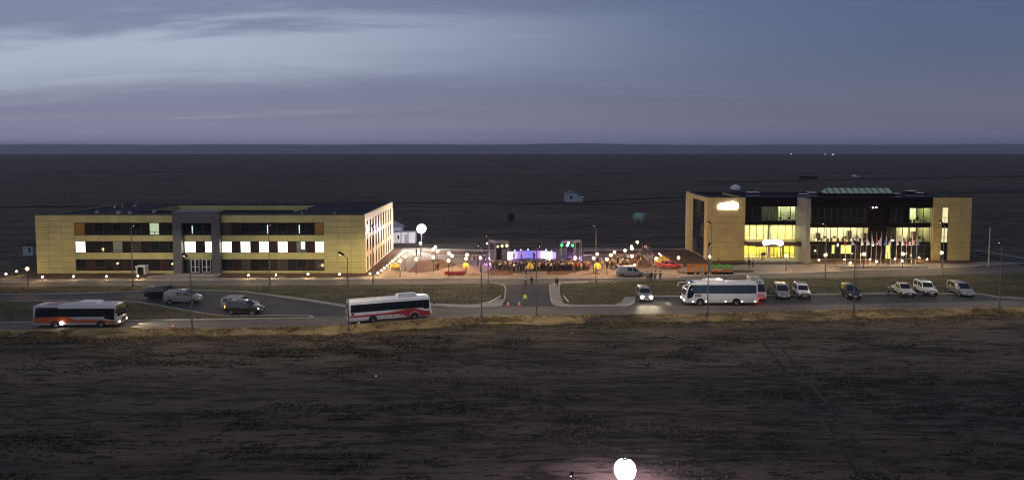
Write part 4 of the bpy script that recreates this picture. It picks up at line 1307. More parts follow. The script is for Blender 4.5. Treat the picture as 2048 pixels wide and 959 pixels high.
# flood lights: the mast behind the yellow block and the portable one in the field
glow('flood_glow', (0.94, 0.95, 1.0), 200.0)
glow('flood_glow_near', (0.80, 0.62, 1.0), 120.0)
def flood(name, loc, h, rx_, faces, lab, m, n=4, r=.42):
    e = empty(name, loc)
    tag(e, lab, 'floodlight')
    MB().lathe([(.12, 0), (.07, h - .2), (.01, h - .15)], n=8).build('pole', MATS['pole_steel'], e)
    for k in range(3):
        a = 2 * math.pi * k / 3 + .4
        MB().tube((0, 0, .9), (.8 * math.cos(a), .8 * math.sin(a), 0), .03).build('leg', MATS['pole_steel'], e)
    hd_ = MB()
    hd_.ball((0, 0, h), r, 22, 14)
    hd_ = hd_.build('lamp_globe', m, e, smooth=80)
    MB().lathe([(r * .3, h + r * .97), (r * .3, h + r * 1.02), (.02, h + r * 1.08)], n=10).build('top_cap', MATS['pole_steel'], e)
    return e
fy = 147.0
c = PL(843, 457, fy)
flood('floodlight_mast', (c.x, fy, 0), c.z, 0, 1, 'dazzling white floodlight on a mast behind the yellow block', MATS['flood_glow'], r=.95)
c = G(1250, 938, 1.3)
flood('portable_floodlight', (c.x, c.y, gz(c.x, c.y)), 1.3 - gz(c.x, c.y), 0, 1, 'dazzling violet white floodlight on a stand in the near field', MATS['flood_glow_near'], r=.72)
c = G(1143, 949, 0)
e = empty('control_box', (c.x, c.y, gz(c.x, c.y)))
tag(e, 'small black box on a stake left of the near floodlight', 'box')
MB().tube((0, 0, 0), (0, 0, .75), .02).build('stake', MATS['infill'], e)
MB().box(-.12, .12, -.08, .08, .5, .82).build('case', MATS['black_clad'], e)
MB().ball((-.04, -.09, .54), .035).build('indicator', glow('indicator', (1, 1, 1), 4.0), e)
# yard lights on the skyline
for px, py, lab in ((1582, 308.2, 'leftmost of the tiny lights on the far plain'), (1650, 308.8, 'brightest of the tiny lights on the far plain'), (1664.5, 309.2, 'tiny light just right of the brightest far one'), (1667.5, 308.6, 'rightmost of the tiny lights on the far plain'), (117, 310.5, 'tiny light far out at the left of the plain')):
    yy = 1500.0
    c = PL(px, py, yy)
    e = empty('yard_light', (c.x, yy, -1))
    tag(e, lab, 'lamp', 'yard lights far out on the plain')
    MB().tube((0, 0, 0), (0, 0, c.z + 1), .2, .12).build('post', MATS['pole_steel'], e)
    MB().ball((0, 0, c.z + 1.3), .6 if px > 1000 else .35, 8, 6).build('bulb', glow('far_bulb', (1.0, .74, .52), 4.0), e)

# flags
FL = [(1692, 'red', 'far left red flag'), (1702.6, 'white', 'white flag second from the left'), (1712, 'white', 'white flag third from the left'), (1722, 'white', 'white flag fourth from the left'), (1732.6, 'white', 'white flag fifth from the left'), (1743, 'white', 'white flag left of the middle red flag'), (1752.7, 'red', 'middle red flag'), (1762.6, 'big', 'widest white flag, left of the blue one'), (1773, 'blue', 'bright blue flag'),
      (1782, 'white', 'white flag right of the blue one'), (1792.7, 'white', 'white flag second right of the blue one'), (1803, 'white', 'white flag left of the right red flag'), (1813, 'red', 'right red flag'), (1823.6, 'pink', 'pinkish white flag second from the right'), (1833, 'slate', 'far right grey blue flag')]
mat('flag_red', (0.42, 0.035, 0.04), 0.8)
mat('flag_white', (0.72, 0.70, 0.74), 0.8)
mat('flag_big', (0.74, 0.72, 0.76), 0.8)
mat('flag_blue', (0.10, 0.32, 0.55), 0.8)
mat('flag_pink', (0.66, 0.46, 0.46), 0.8)
mat('flag_slate', (0.22, 0.28, 0.33), 0.8)
mat('flag_pole', (0.55, 0.53, 0.48), 0.35, 0.6)
FP = G(1763, 531, .45)
plinth = MB().box(-8.3, 8.3, -.8, .9, 0, .34).build('flag_plinth', MATS['concrete'])
plinth.location = (FP.x, FP.y, .13)
tag(plinth, 'long low concrete plinth carrying the flag row', 'plinth')
fr = random.Random(21)
for px, colr, lab in FL:
    c = PL(px, 490, FP.y)
    e = empty('flag_pole', (c.x, FP.y, .471))
    tag(e, lab + ' on its thin pole before the glass front', 'flag', 'flags before the glazed building')
    MB().lathe([(.06, 0), (.06, .2), (.04, .25), (.025, 6.3), (.01, 6.32)], n=8).build('pole', MATS['flag_pole'], e, smooth=40)
    MB().ball((0, 0, 6.36), .06, 8, 5).build('finial', MATS['flag_pole'], e)
    b = MB()
    hh, wd = 2.45, (1.15 if colr == 'big' else fr.uniform(.45, .75)) * (-1 if colr == 'big' else fr.choice([1, 1, -1]))
    nu, nv = 10, 10
    ph = fr.uniform(0, 6)
    for j in range(nv + 1):
        t = j / nv
        for i in range(nu + 1):
            u = i / nu
            spread = wd * (0.12 + 0.88 * t ** 1.2)
            b.v.append((.03 + spread * u, .16 * math.sin(u * 9 + ph) * (.25 + .75 * t) * u ** .5, 6.2 - hh * t * (1 - .10 * u) - .9 * u * (1 - t)))
    for j in range(nv):
        for i in range(nu):
            a = j * (nu + 1) + i
            b.f.append((a, a + 1, a + nu + 2, a + nu + 1))
            b.m.append(0)
    b.build('cloth', MATS['flag_' + colr], e, fix=False, smooth=80)

# ================================================================ stage
SY = G(1065, 527).y
SX = lambda p: PL(p, 505, SY).x
SZ = lambda p: PL(1065, p, SY).z
stage = empty('stage', (SX(1065), SY, .13))
tag(stage, 'low event stage platform in front of the glowing curved screen', 'stage')
mat('stage_deck', (0.10, 0.10, 0.12), 0.5)
MB().box(-7.4, 7.4, -2.6, 3.2, .45, .6).build('deck', MATS['stage_deck'], stage)
for i in range(7):
    for yy in (-2.4, 3.0):
        block('leg', MATS['steel'], stage, -7.2 + 2.38 * i, -7.08 + 2.38 * i, yy, yy + .1, 0, .449)
MB().box(-7.4, 7.4, -2.62, -2.601, .02, .58).build('skirt', MATS['black_clad'], stage)
# the LED wall: a shallow arc of panels showing a violet picture
m = bpy.data.materials.new('led_picture')
m.use_nodes = True
n_, l_ = m.node_tree.nodes, m.node_tree.links
n_.clear()
tcn = n_.new('ShaderNodeTexCoord')
sp_ = n_.new('ShaderNodeSeparateXYZ')
l_.new(tcn.outputs['UV'], sp_.inputs[0])
rp = n_.new('ShaderNodeValToRGB')
els = rp.color_ramp.elements
els[0].position, els[0].color = 0.0, (1.0, .92, 1.0, 1)
els[1].position, els[1].color = 1.0, (.62, .42, .95, 1)
for p_, c_ in ((.10, (.90, .66, 1.0, 1)), (.24, (.48, .30, .95, 1)), (.46, (.27, .25, .92, 1)), (.62, (.50, .28, .95, 1)), (.80, (.95, .78, 1.0, 1)), (.90, (.85, .60, 1.0, 1))):
    el_ = els.new(p_)
    el_.color = c_
l_.new(sp_.outputs[0], rp.inputs[0])
st = n_.new('ShaderNodeValToRGB')
st.color_ramp.elements[0].position, st.color_ramp.elements[0].color = .0, (7, 7, 7, 1)
st.color_ramp.elements[1].position, st.color_ramp.elements[1].color = 1.0, (1.1, 1.1, 1.1, 1)
for p_, v_ in ((.10, 3), (.24, .95), (.64, 1.0), (.74, 3), (.86, 4), (.92, 1.0)):
    el_ = st.color_ramp.elements.new(p_)
    el_.color = (v_, v_, v_, 1)
l_.new(sp_.outputs[0], st.inputs[0])
em = n_.new('ShaderNodeEmission')
l_.new(rp.outputs[0], em.inputs[0])
l_.new(st.outputs[0], em.inputs[1])
om = n_.new('ShaderNodeOutputMaterial')
l_.new(em.outputs[0], om.inputs[0])
MATS['led_picture'] = m
scr = empty('stage_screen', (SX(1064), SY, .731))
tag(scr, 'long curved stage screen glowing white and violet', 'screen')
hw = (SX(1113) - SX(1016)) / 2
ztop = PL(1065, 501.0, SY + 2.4).z - .73
cols = 16
def arc(u):
    a = (u - .5) * 1.6
    rad = hw / math.sin(.8)
    return Vector((rad * math.sin(a), 2.4 - rad * (1 - math.cos(a)) * 1.0, 0))
for i in range(cols):
    a, b_ = arc(i / cols), arc((i + 1) / cols)
    d = (b_ - a) * .004
    me = MB().add([a + d, b_ - d, (b_ - d) + Vector((0, 0, ztop)), (a + d) + Vector((0, 0, ztop))], [(0, 1, 2, 3)]).mesh('screen_panel', MATS['led_picture'], fix=False)
    uv = me.uv_layers.new(name='UVMap')
    for li, (u, v) in enumerate(((i / cols, 0), ((i + 1) / cols, 0), ((i + 1) / cols, 1), (i / cols, 1))):
        uv.data[li].uv = (u, v)
    o = link('screen_panel', me, scr)
bk = MB()
for i in range(cols):
    a, b_ = arc(i / cols), arc((i + 1) / cols)
    a2, b2 = a + Vector((0, .12, 0)), b_ + Vector((0, .12, 0))
    for z in ((-.1, ztop + .05),):
        bk.add([(a.x, a.y + .02, z[0]), (b_.x, b_.y + .02, z[0]), (b2.x, b2.y, z[0]), (a2.x, a2.y, z[0]), (a.x, a.y + .02, z[1]), (b_.x, b_.y + .02, z[1]), (b2.x, b2.y, z[1]), (a2.x, a2.y, z[1])], [(0, 1, 5, 4), (1, 2, 6, 5), (2, 3, 7, 6), (3, 0, 4, 7), (4, 5, 6, 7)])
bk.build('back_frame', MATS['black_clad'], scr)
def truss(b, p, q, w=.15, r=.022, up=None):
    p, q = Vector(p), Vector(q)
    d = (q - p).normalized()
    s = d.orthogonal().normalized() if abs(d.z) < .9 else Vector((1, 0, 0))
    t = d.cross(s).normalized()
    L = (q - p).length
    n = max(2, round(L / .45))
    cs = [s * w + t * w, s * w - t * w, -s * w - t * w, -s * w + t * w]
    for c in cs:
        b.tube(p + c, q + c, r, n=5)
    for i in range(n):
        a0, a1 = p + d * (L * i / n), p + d * (L * (i + 1) / n)
        for k in range(4):
            b.tube(a0 + cs[k], a1 + cs[(k + 1) % 4], r * .6, n=4, cap=False)
mat('truss_alu', (0.34, 0.34, 0.36), 0.45, 0.0)
def tower(name, posts, topz, lab):
    e = empty(name, (SX(posts[0][0]), SY, .13))
    tag(e, lab, 'truss', 'stage truss towers')
    ox = SX(posts[0][0])
    pp = []
    for px, dy_ in posts:
        x = PL(px, 505, SY + dy_).x - ox
        b = MB()
        truss(b, (x, dy_, 0), (x, dy_, topz))
        b.box(x - .35, x + .35, dy_ - .35, dy_ + .35, 0, .06)
        b.build('post', MATS['truss_alu'], e)
        pp.append((x, dy_))
    for i in range(len(pp)):
        for j in range(i + 1, len(pp)):
            if (i, j) in ((0, 1), (1, 2), (2, 3), (0, 3), (1, 3)):
                b = MB()
                truss(b, (*pp[i], topz + .17), (*pp[j], topz + .17), .13)
                b.build('beam', MATS['truss_alu'], e)
    return e, ox
TZ = SZ(486)
tower('truss_tower', [(978, 1.5), (990, -.6), (1004.5, 1.2), (1017, -.8)], TZ, 'silver truss tower with yellow lights left of the stage screen')
tower('truss_tower', [(1121.5, -.8), (1133, 1.2), (1149, -.6), (1161, 1.5)], TZ, 'silver truss tower with green lights right of the stage screen')
def spot_light(px, py, dy_, colr, s, lab, r=.30):
    c = PL(px, py, SY + dy_)
    e = empty('stage_light', tuple(c))
    tag(e, lab, 'stage light', 'stage lights')
    MB().lathe([(.10, .34), (.20, .30), (r * .85, .05), (r * .85, 0.0)], (0, 0, 0), 12, 'y').build('housing', MATS['black_clad'], e)
    MB().box(-.03, .03, .10, .18, .2, c.z and .5).build('yoke', MATS['black_clad'], e)
    MB().lathe([(r, -.02), (r * .7, -.10), (.01, -.14)], (0, 0, 0), 14, 'y').build('lens', glow('lens_%s' % lab[:12].replace(' ', '_') if False else 'lens_' + colr, {'yellow': (1.0, .92, .42), 'green': (.10, 1.0, .28), 'white': (1, .97, .90), 'pink': (1.0, .62, .55), 'violet': (.55, .55, 1.0)}[colr], s), e, smooth=60)
for px, py, colr, s, lab, r in ((995.6, 492.7, 'yellow', 1.7, 'leftmost of three yellow stage lights on the left tower', .24), (1004.2, 491.6, 'yellow', 1.7, 'middle one of three yellow stage lights on the left tower', .28), (1013.7, 490.8, 'yellow', 1.7, 'rightmost of three yellow stage lights on the left tower', .31),
                                (974.3, 486.4, 'pink', 2.0, 'pinkish light at the outer corner of the left tower', .22), (1123.7, 490, 'green', 1.4, 'left green stage light on the right tower', .30), (1145, 490.4, 'green', 1.4, 'right green stage light on the right tower', .30),
                                (1137, 486, 'white', 3, 'white stage light on top of the right tower', .27), (1134.8, 490.4, 'white', 2, 'pale light under the white one on the right tower', .24),
                                (1029.4, 500.4, 'violet', 2.5, 'first small violet spot from the left above the screen', .16), (1041.6, 499.3, 'violet', 2.5, 'second small violet spot from the left above the screen', .16), (1056, 498.7, 'violet', 2.5, 'third small violet spot from the left above the screen', .17), (1092.2, 499, 'violet', 2.5, 'fourth small violet spot from the left above the screen', .15), (1103.5, 500.7, 'violet', 1.2, 'dim last violet spot at the right above the screen', .11)):
    spot_light(px, py, -.95 if colr != 'violet' else 1.2, colr, s, lab, r)
# violet floor washes at the foot of the towers
for k, (px, dy_) in enumerate(((979.5, 1.15), (991.5, -.95), (1006, .85), (1018.5, -1.15), (1120, -1.15), (1131.5, .85), (1147.5, -.95), (1159.5, 1.15))):
    c = PL(px, 505, SY + dy_)
    e = empty('floor_wash_light', (c.x, SY + dy_, .13))
    tag(e, f'{ordn[k]} violet floor light from the left at the truss towers', 'stage light', 'violet floor lights')
    MB().box(-.14, .14, -.10, .10, 0, .16).build('housing', MATS['black_clad'], e)
    MB().ball((0, -.02, .24), .11, 10, 6).build('lens', glow('violet_wash', (.62, .24, 1.0), 5000.0), e, smooth=80)
# rail that carries the violet spots
rl = MB()
truss(rl, (SX(1022), SY + 1.35, SZ(501)), (SX(1110), SY + 1.35, SZ(501)), .08, .015)
rl = rl.build('light_rail', MATS['black_clad'])
tag(rl, 'thin dark lighting rail above the stage screen', 'rail')
# loudspeaker stacks in the towers
for px, w_, lab in ((998, 1.0, 'black loudspeaker stack inside the left truss tower'), (1141, 1.25, 'black loudspeaker stack inside the right truss tower')):
    c = PL(px, 505, SY + .1)
    e = empty('speaker_stack', (c.x, SY + .1, .13))
    tag(e, lab, 'loudspeaker', 'loudspeaker stacks')
    for k in range(4):
        s_ = MB().box(-w_ / 2, w_ / 2, 0, .7, .02 + k * .85, .84 + k * .85).build('cabinet', MATS['black_clad'], e)
        MB().lathe([(.3, -.01), (.26, -.03), (.05, -.012), (.01, -.02)], (0, 0, .42 + k * .85), 12, 'y').build('grille', MATS['infill'], s_)

# ================================================================ forecourt furniture
mat('bench_red', (0.30, 0.02, 0.022), 0.5, var=0.1)
c0, c1 = G(889, 550, .13), G(930.5, 550, .13)
e = empty('red_planter', (c0.x, c0.y, .13))
tag(e, 'long low red planter box at the front of the forecourt', 'planter')
w = c1.x - c0.x
MB().box(0, w, -.03, 0, .12, .62).box(0, w, .6, .63, .12, .62).box(0, .03, .001, .599, .12, .62).box(w - .03, w, .001, .599, .12, .62).build('side_board', MATS['bench_red'], e)
block('soil', MATS['bed_soil'], e, .035, w - .035, .003, .597, .3, .56)
for k in range(3):
    block('foot', MATS['white_paint'], e, .1 + k * (w - .4) / 2, .3 + k * (w - .4) / 2, .05, .5, 0, .119)
mat('canvas_yellow', (0.66, 0.46, 0.07), 0.7, var=0.08)
def parasol(px, py, lab, h=1.7, r=.95, tilt=(0, 0)):
    c = G(px, py, .13)
    e = empty('yellow_parasol', (c.x, c.y, .13))
    tag(e, lab, 'parasol', 'yellow parasols')
    MB().tube((0, 0, 0), (0, 0, h - .1), .03).build('pole', MATS['lamp_post'], e)
    MB().lathe([(.3, 0), (.3, .06), (.05, .1)], n=10).build('foot', MATS['concrete'], e)
    b = MB()
    prof = [(r * 1.0, h - .95), (r * 1.02, h - .7), (r * .9, h - .35), (r * .6, h - .08), (.25, h + .06), (.01, h + .1)]
    b.lathe(prof, n=8)
    o = b.build('canopy', MATS['canvas_yellow'], e, fix=False)
    o.rotation_euler = (tilt[0], tilt[1], .3)
    for k in range(8):
        a = 2 * math.pi * k / 8 + .3
        MB().tube((.05 * math.cos(a), .05 * math.sin(a), h - .2), (r * .9 * math.cos(a), r * .9 * math.sin(a), h - .5), .012, n=4).build('rib', MATS['lamp_post'], e)
parasol(931, 545, 'yellow parasol behind the right end of the red planter', 1.75, .7)
parasol(1060.5, 547, 'tall yellow parasol beside the men leaving the crowd', 1.9, .68)
parasol(1194.5, 543, 'yellow parasol at the right edge of the crowd', 1.6, .78)
def tent(px, py, w, d, h, lab, rz):
    c = G(px, py, .13)
    e = empty('yellow_tent', (c.x, c.y, .13), rz)
    tag(e, lab, 'tent', 'yellow tents')
    for sx in (-1, 1):
        for sy in (-1, 1):
            MB().tube((sx * w / 2, sy * d / 2, 0), (sx * w / 2, sy * d / 2, h * .5), .03).build('leg', MATS['white_paint'], e)
    MB().add([(-w / 2 - .05, -d / 2 - .05, h * .42), (w / 2 + .05, -d / 2 - .05, h * .42), (w / 2 + .05, d / 2 + .05, h * .42), (-w / 2 - .05, d / 2 + .05, h * .42), (0, 0, h)], [(0, 1, 4), (1, 2, 4), (2, 3, 4), (3, 0, 4)]).build('roof', MATS['canvas_yellow'], e)
    MB().add([(-w / 2, d / 2, 0.05), (w / 2, d / 2, 0.05), (w / 2, d / 2, h * .42), (-w / 2, d / 2, h * .42)], [(0, 1, 2, 3)]).build('back_cloth', MATS['canvas_yellow'], e, fix=False)
tent(791, 538, 1.8, 1.5, 1.3, 'low yellow tent beside the row of lights at the end wall', .2)
tent(1326, 532, 2.6, 2.2, 2.1, 'pointed yellow tent beside the row of lights on the right', .3)

# big standing letters
mat('letter_orange', (0.62, 0.20, 0.02), 0.5)
mat('letter_green', (0.10, 0.42, 0.03), 0.5)
def letters(text, px0, px1, py, zb, zt, m, lab, yoff=0.0, stand='black_clad', ncol=1):
    c0, c1 = G(px0, py, .17), G(px1, py, .17)
    cu = bpy.data.curves.new('letters', 'FONT')
    cu.body = text
    cu.extrude = .09
    cu.bevel_depth = .008
    cu.offset = .02
    tmp = bpy.data.objects.new('tmp', cu)
    C.objects.link(tmp)
    dg = bpy.context.evaluated_depsgraph_get()
    me = bpy.data.meshes.new_from_object(tmp.evaluated_get(dg))
    bpy.data.objects.remove(tmp)
    me.name = 'letter_face'
    co = np.zeros(len(me.vertices) * 3)
    me.vertices.foreach_get('co', co)
    co = co.reshape(-1, 3)
    mn, mx = co.min(0), co.max(0)
    co[:, 0] = (co[:, 0] - mn[0]) / (mx[0] - mn[0]) * (c1.x - c0.x)
    co[:, 1] = (co[:, 1] - mn[1]) / (mx[1] - mn[1]) * (zt - zb)
    me.vertices.foreach_set('co', co.reshape(-1))
    me.materials.clear()
    me.materials.append(m)
    e = empty('standing_letters', (c0.x, c0.y + yoff, .17))
    tag(e, lab, 'letters', 'big standing letters')
    o = link('letter_face', me, e, (0, 0, zb), None, (math.pi / 2, 0, 0))
    return e, c1.x - c0.x
e, w = letters('ETT', 1374, 1417, 547.5, .32, 1.75, MATS['letter_orange'], 'big orange standing letters reading ETT at the forecourt edge')
for a, b_ in ((0.0, .31), (.44, .57), (.80, .93)):
    block('base_block', MATS['black_clad'], e, a * w, b_ * w, -.14, .14, 0, .31)
e, w = letters('CENTER', 1423, 1466, 547, .30, .78, MATS['letter_orange'], 'lower row of orange letters reading CENTER')
block('base_block', MATS['black_clad'], e, 0, w, -.12, .12, 0, .29)
# the green row above: too coarse in the photo to read, so plain green slabs of the letters' size
e = empty('green_letter_row', G(1423.5, 547, .17))
tag(e, 'row of green slab letters above the word CENTER', 'letters', 'big standing letters')
for k in range(7):
    x = k * .535
    MB().box(x + .02, x + .14, -.09, .09, 1.0, 1.68).box(x + .36, x + .48, -.09, .09, 1.0, 1.68).box(x + .141, x + .359, -.09, .09, 1.0 + .28 * (k % 3), 1.14 + .28 * (k % 3)).build('green_slab', MATS['letter_green'], e)
block('rail', MATS['black_clad'], e, 0, 3.75, -.04, .04, .92, .999)
for x in (.05, 1.8, 3.6):
    block('post', MATS['black_clad'], e, x, x + .06, .10, .16, .0, .999)

# ---- traffic cones, loose boards, road stake
mat('cone_orange', (0.70, 0.10, 0.03), 0.5)
def cone(px, py, lab):
    c = G(px, py, .008)
    e = empty('traffic_cone', (c.x, c.y, .008))
    tag(e, lab, 'cone', 'traffic cones')
    MB().box(-.22, .22, -.22, .22, 0, .04).build('base', MATS['cone_orange'], e)
    MB().lathe([(.17, .041), (.14, .25)], n=12).lathe([(.10, .48), (.03, .78), (.01, .78)], n=12).build('body', MATS['cone_orange'], e)
    MB().lathe([(.14, .25), (.10, .48)], n=12).build('white_band', MATS['white_paint'], e)
cone(1016, 611, 'left traffic cone at the junction')
cone(1038.5, 611, 'right traffic cone beside the man in the yellow vest')
cone(345.5, 656, 'small red cone at the road edge behind the orange bus')
def board(a, b_, lab):
    p, q = G(*a, .12), G(*b_, .12)
    mb = MB().tube((p.x, p.y, .17), (q.x, q.y, .22), .07, n=6)
    o = mb.build('pale_beam', MATS['white_paint'])
    tag(o, lab, 'beam', 'loose beams on the grass')
board((976, 606.5), (1002, 592), 'pale beam lying on the grass left of the junction')
board((1127, 591.5), (1137, 604), 'pale beam lying on the grass right of the junction')
for px, py, s, lab in ((718, 652, .55, 'white plastic bag on the verge behind the red striped bus'), (1145, 663, .3, 'small pale stone in the field below the junction'), (752, 751, .4, 'pale scrap lying in the field at centre left')):
    c = G(px, py, -.35)
    mb = MB()
    mb.ball((0, 0, .12), .3 * s, 8, 5, (1.2, .9, .8))
    o = mb.build('litter', MATS['white_paint'])
    for v in o.data.vertices:
        v.co += Vector(v.co) * .35 * mnoise.noise(Vector(v.co) * 6 + Vector((px, 0, 0)))
    o.location = (c.x, c.y, gz(c.x, c.y) + .02)
    tag(o, lab, 'litter')

# ================================================================ vehicles
mat('tyre', (0.018, 0.018, 0.018), 0.85)
mat('rim', (0.45, 0.46, 0.48), 0.35, 0.8)
mat('rim_dark', (0.10, 0.10, 0.11), 0.4, 0.6)
mat('trim_black', (0.02, 0.02, 0.022), 0.5)
mat('car_glass', (0.012, 0.016, 0.020), 0.05, spec=0.6)
mat('bus_glass', (0.014, 0.022, 0.026), 0.06, spec=0.6)
mat('bus_glass_blue', (0.045, 0.075, 0.115), 0.08, spec=0.6)
mat('chrome', (0.70, 0.71, 0.72), 0.2, 1.0)
mat('lamp_clear', (0.62, 0.64, 0.66), 0.15)
mat('lamp_red', (0.35, 0.015, 0.012), 0.25)
mat('plate', (0.72, 0.72, 0.70), 0.5)
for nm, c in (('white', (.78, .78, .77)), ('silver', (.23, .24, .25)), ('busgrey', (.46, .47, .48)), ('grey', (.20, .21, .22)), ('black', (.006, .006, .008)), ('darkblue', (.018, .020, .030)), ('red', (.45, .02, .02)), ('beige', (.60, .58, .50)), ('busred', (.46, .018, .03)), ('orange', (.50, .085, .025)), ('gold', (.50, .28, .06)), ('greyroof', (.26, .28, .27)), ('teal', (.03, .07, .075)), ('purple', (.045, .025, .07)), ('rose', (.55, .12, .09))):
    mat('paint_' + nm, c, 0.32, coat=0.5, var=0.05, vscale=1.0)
def road_dust(m):
    """thrown-up road dust low on the panels"""
    n, l = m.node_tree.nodes, m.node_tree.links
    b = n['Principled BSDF']
    src = b.inputs['Base Color'].links[0].from_socket
    tc_ = n.new('ShaderNodeTexCoord')
    sx = n.new('ShaderNodeSeparateXYZ')
    l.new(tc_.outputs['Object'], sx.inputs[0])
    mr = n.new('ShaderNodeMapRange')
    mr.inputs[1].default_value, mr.inputs[2].default_value, mr.inputs[3].default_value, mr.inputs[4].default_value = .30, 1.25, .75, .05
    l.new(sx.outputs[2], mr.inputs[0])
    nz = n.new('ShaderNodeTexNoise')
    nz.inputs['Scale'].default_value = 2.3
    nz.inputs['Detail'].default_value = 6
    l.new(tc_.outputs['Object'], nz.inputs['Vector'])
    mu = n.new('ShaderNodeMath')
    mu.operation = 'MULTIPLY'
    l.new(mr.outputs[0], mu.inputs[0])
    l.new(nz.outputs[0], mu.inputs[1])
    mx = n.new('ShaderNodeMix')
    mx.data_type = 'RGBA'
    l.new(mu.outputs[0], mx.inputs[0])
    l.new(src, mx.inputs[6])
    mx.inputs[7].default_value = (.16, .125, .09, 1)
    l.new(mx.outputs[2], b.inputs['Base Color'])
for nm in [k for k in MATS if k.startswith('paint_') and k not in ('paint_black', 'paint_darkblue')]:
    road_dust(MATS[nm])
glow('head_on', (1.0, 0.93, 0.85), 60.0)
glow('head_soft', (1.0, 0.86, 0.62), 18.0)
glow('tail_on', (1.0, 0.06, 0.02), 26.0)
glow('marker_on', (1.0, 0.62, 0.36), 8.0)
glow('white_on', (1.0, 0.97, 0.95), 22.0)

class Body:
    """lofted shell: stations (x, z_bottom, z_belt, z_top, half width low, at belt, at roof); r rounds the roof edge"""
    def __init__(s, st, r=.07):
        s.st, s.r = sorted(st), r
    def at(s, x):
        st = s.st
        if x <= st[0][0]:
            return st[0][1:]
        for a, b in zip(st, st[1:]):
            if x <= b[0]:
                t = (x - a[0]) / (b[0] - a[0])
                return tuple(p + (q - p) * t for p, q in zip(a[1:], b[1:]))
        return st[-1][1:]
    def y(s, x, z):
        zb, zm, zt, wl, wm, wt = s.at(x)
        if z <= zm:
            t = max(0, (z - zb) / max(.01, zm - zb))
            return wl + (wm - wl) * t + .030 * min(t, 1 - t)
        t = min(1, (z - zm) / max(.01, zt - s.r - zm))
        return wm + (wt - wm) * t
    def shell(s, name, m, parent, smooth=38):
        b = MB()
        rings = []
        for x, zb, zm, zt, wl, wm, wt in s.st:
            r = min(s.r, max(.005, (zt - zm) * .45))
            half = [(wl * .86, zb), (wl, zb + .08), (wl + (wm - wl) * .5 + .015, (zb + zm) / 2), (wm, zm), (wt, zt - r), (wt - r * .35, zt - r * .35), (wt - r * 1.2, zt)]
            rings.append([(x, -y_, z_) for y_, z_ in half] + [(x, y_, z_) for y_, z_ in reversed(half)])
        n = len(rings[0])
        for rg in rings:
            b.v += rg
        for j in range(len(rings) - 1):
            for i in range(n):
                k = (i + 1) % n
                b.f.append((j * n + i, j * n + k, (j + 1) * n + k, (j + 1) * n + i))
        b.f += [tuple(range(n)), tuple(range((len(rings) - 1) * n, len(rings) * n))]
        b.m = [0] * len(b.f)
        return b.build(name, m, parent, smooth=smooth)
    def side(s, name, pts, m, parent, off=.012, sides=(-1, 1), nsub=6):
        """flat-ish patch laid on the flank from an outline of (x, z); one object per flank"""
        bm = bmesh.new()
        vv = [bm.verts.new((x, 0, z)) for x, z in pts]
        for t in tessellate_polygon([[Vector((x, z, 0)) for x, z in pts]]):
            p, q, r_ = (pts[i] for i in t)
            if abs((q[0] - p[0]) * (r_[1] - p[1]) - (q[1] - p[1]) * (r_[0] - p[0])) > 1e-7:
                bm.faces.new([vv[i] for i in t])
        for _ in range(4):
            long = [e for e in bm.edges if abs(e.verts[0].co.x - e.verts[1].co.x) > .45 or abs(e.verts[0].co.z - e.verts[1].co.z) > .35]
            if not long:
                break
            bmesh.ops.subdivide_edges(bm, edges=long, cuts=1)
            bmesh.ops.triangulate(bm, faces=[f for f in bm.faces if len(f.verts) > 3])
        out = []
        for sd_ in sides:
            b2 = bm.copy()
            for v in b2.verts:
                v.co.y = sd_ * (s.y(v.co.x, v.co.z) + off)
            bmesh.ops.recalc_face_normals(b2, faces=b2.faces)
            if sum(f.normal.y * f.calc_area() for f in b2.faces) * sd_ < 0:
                bmesh.ops.reverse_faces(b2, faces=b2.faces)
            rim_ = [e for e in b2.edges if e.is_boundary]
            ex = bmesh.ops.extrude_edge_only(b2, edges=rim_)
            for v in [g for g in ex['geom'] if isinstance(g, bmesh.types.BMVert)]:
                v.co.y -= sd_ * (off + .006)
            me = bpy.data.meshes.new(name)
            b2.to_mesh(me)
            b2.free()
            me.materials.append(m)
            out.append(link(name, me, parent))
        bm.free()
        return out[0] if len(out) == 1 else out
    def cross(s, name, xa, xb, m, parent, frac=.9, off=.018, n=12, z0=None, z1=None):
        """patch across the roof surface between two stations (windscreen, rear glass, bonnet)"""
        mb = MB()
        for k in range(n + 1):
            x = xa + (xb - xa) * k / n
            zb, zm, zt, wl, wm, wt = s.at(x)
            x2 = xa + (xb - xa) * (k + (.01 if k < n else -.01)) / n
            dzt = (s.at(x2)[2] - zt) / ((x2 - x) or 1)
            nv = Vector((-dzt, 0, 1)).normalized() * off
            hw_ = (wt - .03) * frac
            for y_ in (-hw_, 0, hw_):
                mb.v.append((x + nv.x, y_, zt + nv.z))
        for k in range(n):
            for i in range(2):
                a = k * 3 + i
                mb.f.append((a, a + 1, a + 4, a + 3))
                mb.m.append(0)
        return mb.build(name, m, parent, smooth=60)

